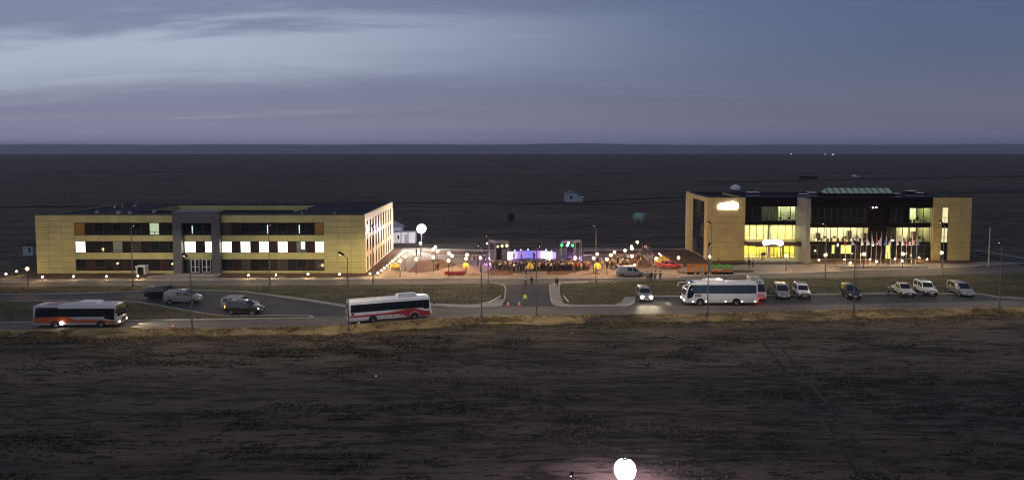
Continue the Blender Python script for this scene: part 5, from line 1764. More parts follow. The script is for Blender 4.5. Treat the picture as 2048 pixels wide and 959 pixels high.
_wheel = {}
def wheel(parent, x, y, r, w=.22, rim='rim'):
    key = (r, w, rim)
    if key not in _wheel:
        t = MB().lathe([(r * .60, -w / 2), (r * .92, -w / 2), (r, -w * .36), (r, w * .36), (r * .92, w / 2), (r * .60, w / 2)], n=20, axis='y').mesh('tyre', MATS['tyre'], 40)
        k = MB()
        for sd_ in (-1, 1):
            k.lathe([(r * .60, sd_ * w * .44), (r * .52, sd_ * w * .30), (r * .22, sd_ * w * .36), (.01, sd_ * w * .42)], n=16, axis='y')
        for i in range(6):
            a = 2 * math.pi * i / 6
            for sd_ in (-1, 1):
                k.tube((r * .15 * math.cos(a), sd_ * w * .42, r * .15 * math.sin(a)), (r * .56 * math.cos(a), sd_ * w * .38, r * .56 * math.sin(a)), r * .06, n=5)
        _wheel[key] = (t, k.mesh('rim', MATS[rim], 40))
    e = empty('wheel', (x, y, r), 0, parent)
    link('tyre', _wheel[key][0], e)
    link('rim', _wheel[key][1], e)
    return e

def car(name, lab, loc, rz, st, paint, wb, r=.34, tw=.78, glass=None, head='lamp_clear', tail='lamp_red', wind=None, rearg=None, side_wins=(), doors=(), rack=None, rim='rim', grille=True, bump='paint', group='parked vehicles', cat='car', handles=True, roundr=.07, spare=False, bull=False, hood_lamp=.12):
    e = empty(name, loc, rz)
    tag(e, lab, cat, group)
    B = Body(st, roundr)
    P = MATS['paint_' + paint]
    body = B.shell('body', P, e)
    x0, x1 = B.st[0][0], B.st[-1][0]
    xf, xr_ = wb
    for x in (xf, xr_):
        for sd_ in (-1, 1):
            wheel(e, x, sd_ * (B.at(x)[3] - .085), r, rim=rim)
        pts = [(x + (r + .07) * math.cos(a), max(B.at(x)[0] + .01, r + (r + .07) * math.sin(a))) for a in np.linspace(-.35, math.pi + .35, 14)]
        B.side('wheel_arch', pts, MATS['trim_black'], body, .008)
    for pts in side_wins:
        B.side('side_window', pts, MATS['car_glass'], e)
    if wind:
        B.cross('windscreen', *wind, MATS['car_glass'], e, .93)
    if rearg:
        B.cross('rear_window', *rearg, MATS['car_glass'], e, .86)
    zbf = B.at(x1)[0]
    zf = B.at(x1 - .12)
    for sd_ in (-1, 1):
        yy = sd_ * (zf[4] - .17)
        o = MB().box(-.06, .06, -.17, .17, -.08, .08).build('headlight', MATS[head], e, loc=(x1 - .04, yy, .5 * (zf[1] + B.at(x1)[2])))
        zr = B.at(x0 + .06)
        MB().box(-.04, .04, -.08, .08, -.17, .17).build('taillight', MATS[tail], e, loc=(x0 + .03, sd_ * (zr[4] - .08), zr[1] - .02))
        zw = B.at(st[0][0])
        if wind:
            xm = wind[1] - .12
            MB().box(-.06, .06, -.10, .10, -.07, .07).build('mirror', P, e, loc=(xm, sd_ * (B.y(xm, B.at(xm)[1]) + .12), B.at(xm)[1] + .08))
    MB().box(-.05, .06, -zf[4] + .36, zf[4] - .36, -.10, .08).build('grille', MATS['chrome' if grille == 'chrome' else 'trim_black'], e, loc=(x1 - .06, 0, zf[1] - .10))
    MB().box(-.10, .08, -zf[4] * .97, zf[4] * .97, -.11, .11).build('front_bumper', P if bump == 'paint' else MATS[bump], e, loc=(x1 - .01, 0, zbf + .10))
    MB().box(-.08, .10, -.86, .86, -.11, .11).build('rear_bumper', P if bump == 'paint' else MATS[bump], e, loc=(x0 + .01, 0, B.at(x0)[0] + .12))
    MB().box(-.01, .01, -.26, .26, -.06, .06).build('number_plate', MATS['plate'], e, loc=(x1 + .085, 0, zbf + .11))
    MB().box(-.01, .01, -.26, .26, -.06, .06).build('number_plate', MATS['plate'], e, loc=(x0 - .105, 0, B.at(x0)[0] + .13))
    for xd in doors:
        for sd_ in (-1, 1):
            zz = B.at(xd)[1] - .16
            MB().box(-.10, .10, -.02, .02, -.02, .02).build('door_handle', MATS['chrome'], e, loc=(xd, sd_ * (B.y(xd, zz) + .02), zz))
            zb_ = B.at(xd)[0] + .1
            MB().box(-.006, .006, -.004, .004, 0, B.at(xd)[1] - zb_).build('door_seam', MATS['trim_black'], e, loc=(xd + .16, sd_ * (B.y(xd, zz) + .012), zb_))
    if rack:
        zt = B.at((rack[0] + rack[1]) / 2)[2]
        yy = B.at((rack[0] + rack[1]) / 2)[5] - .12
        if len(rack) == 2:
            for sd_ in (-1, 1):
                MB().tube((rack[0], sd_ * yy, zt + .06), (rack[1], sd_ * yy, zt + .06), .022, n=6).tube((rack[0], sd_ * yy, zt - .02), (rack[0], sd_ * yy, zt + .06), .02, n=5).tube((rack[1], sd_ * yy, zt - .02), (rack[1], sd_ * yy, zt + .06), .02, n=5).build('roof_rail', MATS['chrome'], e)
        else:
            b = MB()
            for k in range(6):
                x = rack[0] + (rack[1] - rack[0]) * k / 5
                b.tube((x, -yy, zt + .12), (x, yy, zt + .12), .018, n=5)
            for sd_ in (-1, 1):
                for zz in (.12, .24):
                    b.tube((rack[0], sd_ * yy, zt + zz), (rack[1], sd_ * yy, zt + zz), .02, n=5)
                for k in range(3):
                    x = rack[0] + (rack[1] - rack[0]) * k / 2
                    b.tube((x, sd_ * yy, zt - .02), (x, sd_ * yy, zt + .24), .018, n=5)
            b.build('roof_rack', MATS['trim_black'], e)
    if bull:
        b = MB().tube((x1 + .16, -.7, zbf + .3), (x1 + .16, .7, zbf + .3), .035, n=6).tube((x1 + .16, -.5, zbf + .62), (x1 + .16, .5, zbf + .62), .03, n=6)
        for y_ in (-.5, .5):
            b.tube((x1 + .16, y_, zbf + .1), (x1 + .16, y_, zbf + .62), .03, n=6)
        b.build('bull_bar', MATS['trim_black'], e)
    return e, B

SUV = [(-2.42, .50, .92, .98, .84, .86, .80), (-2.36, .42, 1.06, 1.66, .92, .93, .72), (-1.95, .38, 1.10, 1.83, .95, .95, .74), (-.2, .36, 1.10, 1.86, .95, .95, .75), (.38, .36, 1.10, 1.80, .95, .95, .73), (1.10, .36, 1.10, 1.14, .95, .94, .88), (1.95, .38, 1.00, 1.06, .94, .92, .84), (2.32, .42, .84, .92, .88, .86, .78), (2.42, .48, .72, .78, .80, .78, .70)]
suv_w = ([(-2.1, 1.18), (-1.35, 1.16), (-1.35, 1.68), (-2.0, 1.66)], [(-1.25, 1.16), (-.35, 1.16), (-.35, 1.70), (-1.25, 1.69)], [(-.27, 1.16), (.92, 1.16), (.36, 1.66), (-.27, 1.70)])
VAN = [(-2.52, .50, 1.0, 1.12, .86, .88, .84), (-2.44, .42, 1.12, 1.78, .93, .94, .80), (-2.1, .36, 1.14, 1.92, .96, .96, .82), (-.4, .34, 1.14, 1.95, .96, .96, .82), (.55, .34, 1.12, 1.88, .96, .96, .80), (1.55, .34, 1.06, 1.16, .96, .94, .86), (2.25, .38, .92, .98, .92, .90, .80), (2.50, .42, .74, .80, .84, .82, .72), (2.56, .48, .66, .70, .76, .74, .66)]
van_w = ([(-.62, 1.22), (.18, 1.22), (.18, 1.74), (-.62, 1.76)], [(.30, 1.20), (1.38, 1.18), (.66, 1.70), (.30, 1.74)])
van_full = ([(-2.2, 1.22), (-1.2, 1.22), (-1.2, 1.76), (-2.1, 1.74)], [(-1.1, 1.22), (.18, 1.22), (.18, 1.75), (-1.1, 1.77)], [(.30, 1.20), (1.38, 1.18), (.66, 1.70), (.30, 1.74)])
TROOP = [(-2.45, .55, 1.05, 1.12, .82, .84, .80), (-2.42, .50, 1.12, 1.90, .86, .87, .74), (-2.1, .48, 1.14, 2.02, .88, .88, .75), (.05, .46, 1.14, 2.02, .88, .88, .75), (.45, .46, 1.14, 1.96, .88, .88, .74), (.82, .46, 1.14, 1.20, .88, .87, .80), (1.95, .50, 1.10, 1.14, .86, .84, .76), (2.18, .55, 1.02, 1.06, .84, .82, .74), (2.24, .58, .9, .94, .78, .76, .70)]
troop_w = ([(-2.2, 1.24), (-.95, 1.24), (-.95, 1.82), (-2.15, 1.80)], [(-.82, 1.24), (-.10, 1.24), (-.10, 1.84), (-.82, 1.84)], [(-.02, 1.24), (.70, 1.24), (.42, 1.80), (-.02, 1.84)])
PICK = [(-2.45, .60, 1.02, 1.08, .84, .86, .80), (-2.40, .52, 1.10, 1.14, .88, .88, .86), (-1.02, .50, 1.12, 1.16, .88, .88, .86), (-.98, .48, 1.12, 1.84, .88, .88, .73), (-.7, .46, 1.12, 1.90, .88, .88, .74), (.30, .46, 1.12, 1.88, .88, .88, .74), (.92, .46, 1.12, 1.18, .88, .87, .80), (1.95, .50, 1.04, 1.08, .86, .84, .76), (2.3, .55, .92, .96, .82, .80, .72), (2.36, .58, .8, .84, .78, .76, .70)]
pick_w = ([(-.86, 1.22), (-.22, 1.22), (-.22, 1.74), (-.80, 1.73)], [(-.14, 1.22), (.78, 1.22), (.30, 1.72), (-.14, 1.75)])
SED = [(-2.2, .46, .82, .88, .80, .82, .74), (-2.1, .36, .92, .98, .88, .88, .80), (-1.55, .30, .94, 1.06, .90, .90, .78), (-.95, .28, .94, 1.42, .90, .90, .66), (.0, .28, .94, 1.48, .90, .90, .67), (.45, .28, .94, 1.42, .90, .90, .66), (1.10, .28, .92, .98, .90, .89, .80), (1.95, .32, .80, .86, .86, .84, .74), (2.2, .40, .64, .70, .76, .74, .66)]
sed_w = ([(-1.35, 1.0), (-.35, 1.0), (-.35, 1.36), (-.92, 1.34)], [(-.27, 1.0), (.95, .99), (.44, 1.34), (-.27, 1.37)])

def at_px(px, py, z=.006):
    w = G(px, py, z)
    return (w.x, w.y, z)
def pos(px, py, z=.006, dx=0.0, dy=0.0):
    w = G(px, py, z)
    return (w.x + dx, w.y + dy, z)
FWD = R(-90 - 14)       # nose towards the camera, turned a little to its right
# right-hand parking bay
car('grey_minivan', 'grey minivan parked between the red minibus and the white off-roader', pos(1574, 599, dy=2.2), R(-103), VAN, 'grey', (1.62, -1.55), .33, .82, wind=(.6, 1.5), rearg=(-2.5, -2.16), side_wins=van_full, doors=(.1, -.9), grille='chrome', cat='van')
car('white_offroader', 'white boxy off-roader with black roof rack next to the grey minivan', pos(1616, 600, dy=2.2), R(-101), TROOP, 'white', (1.5, -1.5), .40, .76, wind=(.48, .80), rearg=(-2.44, -2.15), side_wins=troop_w, doors=(-.2, -1.0), rack=(-1.8, .2, 1), rim='rim_dark', bump='trim_black', bull=True)
car('dark_suv', 'dark blue black off-road car parked alone in the bay', pos(1716, 599.5, dy=2.3), R(-101), SUV, 'darkblue', (1.5, -1.45), .38, .80, wind=(.44, 1.04), rearg=(-2.40, -2.0), side_wins=suv_w, doors=(-.2, -1.15), rack=(-1.7, .1), grille='trim_black')
car('white_pickup', 'white double cab pickup beside the person in the bay', pos(1824, 596.5, dy=2.3), R(-99), PICK, 'beige', (1.5, -1.55), .38, .78, wind=(.34, .88), rearg=(-1.015, -.985), side_wins=pick_w, doors=(-.1, -.7), bump='trim_black', rim='rim_dark')
car('white_station_offroader', 'tall white long roofed off-roader beside the white pickup', pos(1869, 594, dy=2.3), R(-99), TROOP, 'white', (1.5, -1.5), .40, .76, wind=(.48, .80), rearg=(-2.44, -2.15), side_wins=troop_w, doors=(-.2, -1.0), rack=(-1.9, -.4, 1), rim='rim_dark', bump='trim_black')
car('silver_minivan', 'silver minivan with dark roof at the right end of the bay', pos(1941, 595, dy=2.4), R(-97), VAN, 'silver', (1.62, -1.55), .33, .82, wind=(.6, 1.5), rearg=(-2.5, -2.16), side_wins=van_full, doors=(.1, -.9), cat='van')
# the car driving out with its headlights on
hc, HB = car('oncoming_car', 'dark car driving towards the viewer with dazzling headlights', pos(1294, 605, dy=2.2), R(-92), SUV, 'grey', (1.5, -1.45), .36, .80, wind=(.44, 1.04), rearg=(-2.40, -2.0), side_wins=suv_w, doors=(-.2, -1.15), head='head_on', group='vehicles on the move')
for sd_ in (-1, 1):
    MB().lathe([(.24, 0), (.20, .06), (.01, .09)], (2.36, sd_ * .66, .84), 14, 'x').build('lit_lamp', MATS['head_on'], hc)
# silver van on the upper road
car('silver_panel_van', 'silver panel van parked on the upper road beside four people', pos(1262, 555, dy=.85), R(0), VAN, 'silver', (1.62, -1.55), .34, .84, wind=(.6, 1.5), rearg=(-2.5, -2.16), side_wins=van_w, doors=(.25, -.7), cat='van')
# parked on the left
car('black_minivan', 'black van at the left end of the lane behind the silver van', pos(314, 602, dy=2.2), R(8), VAN, 'black', (1.62, -1.55), .34, .82, wind=(.6, 1.5), rearg=(-2.5, -2.16), side_wins=van_full, doors=(.1, -.9), cat='van', rim='rim_dark')
car('silver_lane_van', 'silver panel van half hidden behind the black van in the lane', pos(361, 607.5, dy=.9), R(4), VAN, 'silver', (1.62, -1.55), .34, .82, wind=(.6, 1.5), rearg=(-2.5, -2.16), side_wins=van_w, doors=(.25, -.7), cat='van')
car('silver_suv', 'silver off-road car just behind the black one', pos(471, 623, dy=1.6), R(-4), SUV, 'silver', (1.5, -1.45), .36, .80, wind=(.44, 1.04), rearg=(-2.40, -2.0), side_wins=suv_w, doors=(-.2, -1.15), rack=(-1.7, .1))
bs, BB = car('black_suv', 'black off-road car with lit lamps in the left lane', pos(485, 629, dy=.85), R(-6), SUV, 'black', (1.5, -1.45), .37, .80, wind=(.44, 1.04), rearg=(-2.40, -2.0), side_wins=suv_w, doors=(-.2, -1.15), tail='tail_on', rack=(-1.7, .1))
for dx_, dz_, mm in ((2.30, .86, 'white_on'), (2.32, .64, 'white_on')):
    MB().ball((dx_, -.72, dz_), .10, 8, 6, (.6, 1, 1)).build('lit_lamp', MATS[mm], bs)
MB().ball((-2.40, -.84, 1.0), .15, 8, 6, (.5, 1, 1)).build('lit_lamp', MATS['tail_on'], bs)
MB().box(-1.5, 1.2, -1.04, -.98, .36, .42).build('side_step', MATS['chrome'], bs)
car('red_hatchback', 'red car parked beside the yellow tent on the right', pos(1341, 538, .13, dy=.8), R(2), SED, 'red', (1.4, -1.35), .31, .78, wind=(.5, 1.06), rearg=(-1.5, -1.0), side_wins=sed_w, doors=(-.2, -1.0))

# ---------------------------------------------------------------- buses
def bus(name, lab, loc, rz, L, H, base, glass, axles, style, lamps='head_soft', roofm=None, wr=.50):
    e = empty(name, loc, rz)
    tag(e, lab, 'bus', 'buses on the road')
    h = L / 2
    w = 1.25
    if style == 'coach':            # raked one-piece nose
        st = [(-h, .55, 1.3, H - .5, w * .90, w * .94, w * .84), (-h + .08, .42, 1.4, H - .14, w * .97, w * .98, w * .92), (-h + .5, .36, 1.45, H, w, w, w * .95), (h - 1.5, .34, 1.4, H, w, w, w * .95), (h - .75, .34, 1.25, H - .10, w, w, w * .93), (h - .30, .36, 1.0, 2.2, w * .97, w * .96, w * .90), (h - .10, .38, .85, 1.35, w * .92, w * .92, w * .88), (h, .45, .70, .95, w * .84, w * .84, w * .80)]
        wsx = (h - .72, h - .12)
    else:
        st = [(-h, .55, 1.3, H - .6, w * .92, w * .95, w * .86), (-h + .06, .42, 1.4, H - .14, w * .98, w * .99, w * .93), (-h + .4, .36, 1.4, H, w, w, w * .95), (h - .9, .34, 1.35, H, w, w, w * .95), (h - .38, .34, 1.2, H - .10, w, w, w * .93), (h - .12, .36, 1.0, 1.35, w * .97, w * .97, w * .93), (h, .42, .75, .90, w * .90, w * .90, w * .86)]
        wsx = (h - .36, h - .14)
    B = Body(st, .20)
    body = B.shell('body', MATS['paint_' + base], e, 34)
    for x in axles:
        for sd_ in (-1, 1):
            wheel(e, x, sd_ * (w - .125), wr, .30, 'rim')
        pts = [(x + (wr + .10) * math.cos(a), max(B.at(x)[0] + .01, wr + (wr + .10) * math.sin(a))) for a in np.linspace(-.3, math.pi + .3, 16)]
        B.side('wheel_arch', pts, MATS['trim_black'], body, .010)
    B.cross('windscreen', *wsx, MATS['bus_glass'], e, .97, .02, 14)
    # rear glass
    MB().box(-.02, .02, -.95, .95, -.42, .42).build('rear_window', MATS['bus_glass'], e, loc=(-h - .005, 0, H - .95))
    for sd_ in (-1, 1):
        MB().box(-.05, .04, -.10, .10, -.28, .28).build('taillight', MATS['lamp_red'], e, loc=(-h - .01, sd_ * (w - .22), 1.0))
        MB().ball((0, 0, 0), .17, 10, 6, (.5, 1.2, .8)).build('headlight', MATS[lamps], e, loc=(h - .03, sd_ * (w - .36), .78))
    MB().box(-.06, .06, -1.1, 1.1, -.13, .13).build('rear_bumper', MATS['paint_' + base], e, loc=(-h, 0, .56))
    MB().box(-.05, .06, -.3, .3, -.08, .08).build('number_plate', MATS['plate'], e, loc=(h + .01, 0, .60))
    return e, B

def bus_windows(B, e, xs, z0, z1, m, gap=.05):
    for a, b_ in zip(xs, xs[1:]):
        B.side('side_window', [(a + gap / 2, z0), (b_ - gap / 2, z0), (b_ - gap / 2, z1), (a + gap / 2, z1)], MATS[m], e)
def pod(e, x0, x1, z, w, hgt, m):
    pts = [(x0, z - .04), (x0 + .12, z + hgt * .8), (x0 + .35, z + hgt), (x1 - .45, z + hgt), (x1 - .12, z + hgt * .75), (x1, z - .04)]
    MB().prism(pts, -w, w).build('roof_unit', m, e)

# orange and white bus, left
ob, OBB = bus('orange_bus', 'orange and white bus with lit headlights on the left', pos(157, 655.5, .006, dy=1.3), R(2), 10.9, 3.25, 'busgrey', 'bus_glass', (3.25, -2.6), 'square')
OBB.side('dark_rear_flank', [(-5.25, 1.35), (-2.2, 1.35), (-2.2, 2.95), (-5.2, 2.98)], MATS['paint_teal'], ob, .006)
OBB.side('window_band', [(-5.1, 1.56), (3.7, 1.56), (5.0, 1.5), (5.0, 2.72), (-5.1, 2.74)], MATS['trim_black'], ob, .009)
bus_windows(OBB, ob, [-5.05, -3.8, -2.55, -1.3, -.05, 1.2, 2.45, 3.65], 1.62, 2.68, 'bus_glass', .02)
OBB.side('side_window', [(3.70, 1.30), (4.95, 1.05), (4.98, 2.55), (3.70, 2.66)], MATS['bus_glass'], ob)
OBB.side('orange_stripe', [(-5.3, .70), (-5.3, 1.40), (-2.2, 1.60), (-1.0, 1.60), (0, 1.14), (2.2, 1.14), (5.1, .92), (5.1, .5), (4.4, .5), (4.0, .70)], MATS['paint_orange'], ob, .010)
OBB.side('lettering_band', [(.9, 1.26), (3.0, 1.26), (3.0, 1.34), (.9, 1.34)], MATS['paint_grey'], ob, .012)
MB().box(-.02, .03, -.9, .9, -.3, .3).build('front_panel', MATS['paint_white'], ob, loc=(5.45, 0, 1.05))
MB().box(-.02, .03, -.4, .4, -.16, .16).build('front_badge', MATS['trim_black'], ob, loc=(5.49, 0, 1.05))
MB().box(-.05, .02, -1.1, 1.1, -.2, .2).build('front_bumper', MATS['paint_orange'], ob, loc=(5.43, 0, .58))
pod(ob, -.2, 2.6, 3.25, .85, .30, MATS['paint_white'])
MB().box(-3.9, -2.4, -1.0, 1.0, 3.252, 3.30).build('roof_hatch', MATS['paint_red'], ob)
wl_ = MB().ball((0, 0, 0), .22, 10, 6, (1, .6, 1)).build('lit_lamp', MATS['white_on'], ob, loc=(-1.75, -1.36, .72))
MB().tube((4.95, -1.2, 2.7), (5.35, -1.5, 2.6), .03).box(5.27, 5.37, -1.62, -1.44, 2.1, 2.55).build('mirror', MATS['trim_black'], ob)
MB().tube((4.95, 1.2, 2.7), (5.35, 1.5, 2.6), .03).box(5.27, 5.37, 1.44, 1.62, 2.1, 2.55).build('mirror', MATS['trim_black'], ob)
# white bus with the red sweep, turning in
c = G(789, 641, .006)
rb, RBB = bus('red_striped_bus', 'white bus with red sweep on its side turning into the lane', (c.x - .65, c.y + .95, .006), R(19.5), 11.9, 3.3, 'white', 'bus_glass', (3.35, -2.55), 'square', lamps='lamp_clear')
RBB.side('window_band', [(-5.6, 1.68), (5.5, 1.66), (5.5, 2.82), (-5.6, 2.82)], MATS['trim_black'], rb, .007)
bus_windows(RBB, rb, [-5.5, -4.2, -2.9, -1.6, -.3, 1.0, 2.3, 3.6, 4.6], 1.72, 2.78, 'bus_glass', .02)
RBB.side('side_window', [(4.65, 1.50), (5.45, 1.45), (5.48, 2.72), (4.65, 2.76)], MATS['bus_glass'], rb)
RBB.side('red_sweep', [(-5.85, .98), (-5.85, 1.22), (-1.0, 1.28), (1.2, 1.40), (2.2, 1.64), (3.4, 1.64), (4.8, 1.18), (5.6, 1.10), (5.7, .55), (5.3, .48), (2.3, .48), (1.5, .95), (-1.0, 1.02)], MATS['paint_busred'], rb, .010)
RBB.side('gold_flash', [(-.2, 1.44), (1.7, 1.62), (2.05, 1.62), (1.6, 1.44), (1.2, 1.42)], MATS['paint_gold'], rb, .013)
RBB.side('wheel_trim', [(3.35 + .72 * math.cos(a), .5 + .72 * math.sin(a)) for a in np.linspace(.1, math.pi - .1, 14)] + [(3.35 + .62 * math.cos(a), .5 + .62 * math.sin(a)) for a in np.linspace(math.pi - .1, .1, 14)], MATS['paint_white'], rb, .014)
for x in (-.9, .2, 1.2):
    RBB.side('luggage_latch', [(x, .72), (x + .22, .72), (x + .22, .86), (x, .86)], MATS['trim_black'], rb, .012)
RBB.side('vent', [(-5.5, 1.32), (-5.1, 1.32), (-5.1, 1.62), (-5.5, 1.62)], MATS['trim_black'], rb, .012)
pod(rb, .9, 4.0, 3.3, .95, .34, MATS['paint_white'])
for k in range(7):
    MB().box(-.14, .14, -.25, .25, 0, .06).build('fan_cover', MATS['paint_silver'], rb, loc=(1.4 + .35 * k, -.4, 3.64))
MB().box(-.02, .02, -1.0, 1.0, -.10, .10).build('rear_red_band', MATS['paint_busred'], rb, loc=(-5.97, 0, 1.15))
MB().box(-.02, .02, -.8, .8, -.12, .12).build('rear_gold_band', MATS['paint_gold'], rb, loc=(-5.965, 0, 1.55))
for sd_ in (-1, 1):
    MB().tube((5.5, sd_ * 1.0, 2.95), (6.05, sd_ * 1.35, 2.8), .035).tube((6.05, sd_ * 1.35, 2.8), (6.2, sd_ * 1.4, 2.4), .03).box(6.1, 6.22, sd_ * 1.4 - .10, sd_ * 1.4 + .10, 2.0, 2.45).build('mirror', MATS['trim_black'], rb)
MB().tube((4.6, -.4, 3.28), (4.6, -.4, 4.9), .015, .008, 5).build('aerial', MATS['plate'], rb)
# white coach, right
c = G(1441, 611, .006)
wb_, WBB = bus('white_coach', 'plain white coach with blue tinted windows and hooked mirrors on the right', (c.x + .15, c.y + 1.35, .006), R(180), 10.6, 3.35, 'white', 'bus_glass_blue', (3.05, -2.15), 'coach')
WBB.side('window_band', [(-5.05, 1.78), (4.1, 1.78), (4.35, 3.0), (-5.05, 3.0)], MATS['trim_black'], wb_, .007)
bus_windows(WBB, wb_, [-5.0, -3.7, -2.4, -1.1, .2, 1.5, 2.8, 3.55], 1.82, 2.95, 'bus_glass_blue', .03)
WBB.side('side_window', [(3.62, 1.82), (4.42, 1.82), (4.05, 2.95), (3.62, 2.95)], MATS['bus_glass_blue'], wb_)
WBB.side('cab_glass', [(3.95, 1.70), (4.15, 1.30), (4.55, 1.06), (4.90, 1.06), (4.96, 1.3), (4.84, 2.1), (4.62, 2.75), (4.30, 3.02), (4.12, 2.95), (4.38, 2.3)], MATS['bus_glass'], wb_, .02)
WBB.side('number_panel', [(2.9, 1.28), (3.8, 1.28), (3.8, 1.66), (2.9, 1.66)], MATS['trim_black'], wb_, .012)
for k in range(5):
    WBB.side('number_mark', [(3.0 + k * .15, 1.40), (3.08 + k * .15, 1.40), (3.08 + k * .15, 1.54), (3.0 + k * .15, 1.54)], MATS['plate'], wb_, .016)
WBB.cross('front_visor', 3.95, 4.70, MATS['paint_purple'], wb_, 1.0, .03, 8)
pod(wb_, -.7, 2.3, 3.35, .9, .26, MATS['paint_white'])
MB().box(-4.9, -3.6, -.6, .6, 3.34, 3.46).build('roof_hatch', MATS['paint_white'], wb_)
for sd_ in (-1, 1):
    b = MB()
    b.tube((4.6, sd_ * 1.0, 2.95), (5.2, sd_ * 1.25, 3.0), .05, n=6).tube((5.2, sd_ * 1.25, 3.0), (5.62, sd_ * 1.35, 2.85), .05, n=6).tube((5.62, sd_ * 1.35, 2.85), (5.68, sd_ * 1.38, 2.35), .07, .09, n=6)
    b.build('mirror', MATS['paint_white'], wb_)
for x in (4.1, 2.2, -.6, -3.0, -4.9):
    for sd_ in (-1, 1):
        MB().ball((0, 0, 0), .09, 8, 6, (1.2, .5, 1)).build('marker_lamp', MATS['marker_on'], wb_, loc=(x, sd_ * 1.27, .62))
for sd_ in (-1, 1):
    MB().ball((0, 0, 0), .13, 8, 6, (.6, 1, 1.3)).build('tail_lamp', MATS['tail_on'], wb_, loc=(-5.34, sd_ * 1.0, .95))
    MB().ball((0, 0, 0), .10, 8, 6, (.6, 1, 1)).build('tail_lamp', MATS['tail_on'], wb_, loc=(-5.34, sd_ * 1.0, .62))
MB().ball((4.55, .6, 3.22), .10, 8, 6).build('clearance_lamp', MATS['white_on'], wb_)
# beige minibus nose-on behind it, reddened by the tail lamps
c = G(1529, 603, .006)
mb_ = empty('red_minibus', (c.x, c.y + 3.6, .006), R(-100))
tag(mb_, 'minibus with grey roof and red lit nose tucked behind the white coach', 'bus', 'parked vehicles')
MBB = Body([(-3.4, .5, 1.2, 2.2, .92, .95, .84), (-3.3, .4, 1.3, 2.62, .98, .99, .86), (1.9, .36, 1.3, 2.66, 1.0, 1.0, .86), (2.5, .36, 1.25, 2.52, 1.0, 1.0, .84), (3.05, .36, 1.15, 1.30, 1.0, .99, .92), (3.4, .40, .95, 1.05, .96, .95, .88), (3.48, .46, .75, .85, .90, .88, .82)], .14)
MBB.shell('body', MATS['paint_beige'], mb_, 34)
MBB.cross('windscreen', 2.54, 3.03, MATS['car_glass'], mb_, .96)
MBB.cross('roof_panel', -3.2, 2.4, MATS['paint_greyroof'], mb_, .98, .018, 4)
for a, b_ in ((-3.1, -1.9), (-1.8, -.6), (-.5, .7), (.8, 2.2)):
    MBB.side('side_window', [(a, 1.42), (b_, 1.42), (b_, 2.28), (a, 2.28)], MATS['car_glass'], mb_)
for x in (2.1, -1.9):
    for sd_ in (-1, 1):
        wheel(mb_, x, sd_ * .86, .38)
for sd_ in (-1, 1):
    MB().box(-.05, .05, -.2, .2, -.10, .10).build('headlight', MATS['lamp_clear'], mb_, loc=(3.44, sd_ * .68, .86))
    MB().tube((2.7, sd_ * .98, 1.6), (3.0, sd_ * 1.2, 1.75), .02).box(2.95, 3.05, sd_ * 1.2 - .09, sd_ * 1.2 + .09, 1.5, 1.8).build('mirror', MATS['trim_black'], mb_)
MB().box(-.04, .05, -.5, .5, -.06, .06).build('grille', MATS['trim_black'], mb_, loc=(3.45, 0, .92))
MB().box(-.08, .08, -.95, .95, -.13, .13).build('front_bumper', MATS['paint_rose'], mb_, loc=(3.45, 0, .52))  # red cast of the coach's tail lamps put into the bumper colour
MB().box(-.01, .01, -.26, .26, -.06, .06).build('number_plate', MATS['plate'], mb_, loc=(3.54, 0, .52))
MB().box(-.02, .02, -.4, .4, -.05, .05).build('roof_vent', MATS['trim_black'], mb_, loc=(2.3, 0, 2.70))

ob.scale = (.97, .95, .90)
ob.location.x -= .45
rb.scale = (.93, .93, .89)
rb.location.x -= .15
# head lamps and the coach's brake lamps throw real light on the road
def beam(parent, loc, rot, power, colr, ang, size=.12, name='beam_lamp'):
    ld = bpy.data.lights.new(name, 'SPOT')
    ld.energy, ld.color, ld.spot_size, ld.spot_blend, ld.shadow_soft_size = power, colr, ang, .6, size
    o = bpy.data.objects.new(name, ld)
    C.objects.link(o)
    o.parent = parent
    o.location = loc
    o.rotation_euler = rot
    return o
for e_, x, z, pw in ((ob, 5.65, .78, 1600), (wb_, 5.5, .78, 1400), (hc, 2.62, .86, 1100)):
    for sd_ in (-1, 1):
        beam(e_, (x, sd_ * .75, z), (R(80), 0, R(-90)), pw, (1.0, .82, .55), R(46))
for sd_ in (-1, 1):
    ld = bpy.data.lights.new('brake_glow', 'POINT')
    ld.energy, ld.color, ld.shadow_soft_size = 9, (1.0, .07, .03), .12
    o = bpy.data.objects.new('brake_glow', ld)
    C.objects.link(o)
    o.parent = wb_
    o.location = (-5.6, sd_ * 1.0, .85)

# ================================================================ people
mat('skin', (0.42, 0.26, 0.18), 0.6)
mat('hair_black', (0.015, 0.012, 0.010), 0.7)
mat('eye_dark', (0.02, 0.02, 0.02), 0.3)
mat('lip', (0.35, 0.14, 0.12), 0.5)
mat('shoe', (0.02, 0.018, 0.016), 0.6)
mat('jacket_black', (0.022, 0.022, 0.026), 0.8)
mat('jacket_navy', (0.03, 0.04, 0.07), 0.8)
mat('jacket_grey', (0.22, 0.22, 0.22), 0.8)
mat('jacket_khaki', (0.26, 0.20, 0.11), 0.8)
mat('jacket_cream', (0.55, 0.50, 0.40), 0.8)
mat('jacket_red', (0.34, 0.05, 0.05), 0.8)
mat('jacket_brown', (0.16, 0.085, 0.05), 0.8)
mat('vest_lime', (0.55, 0.72, 0.10), 0.7)
mat('band_pale', (0.72, 0.70, 0.58), 0.5)
mat('trouser_black', (0.018, 0.018, 0.02), 0.8)
mat('trouser_blue', (0.035, 0.045, 0.08), 0.8)
mat('trouser_olive', (0.11, 0.12, 0.05), 0.8)

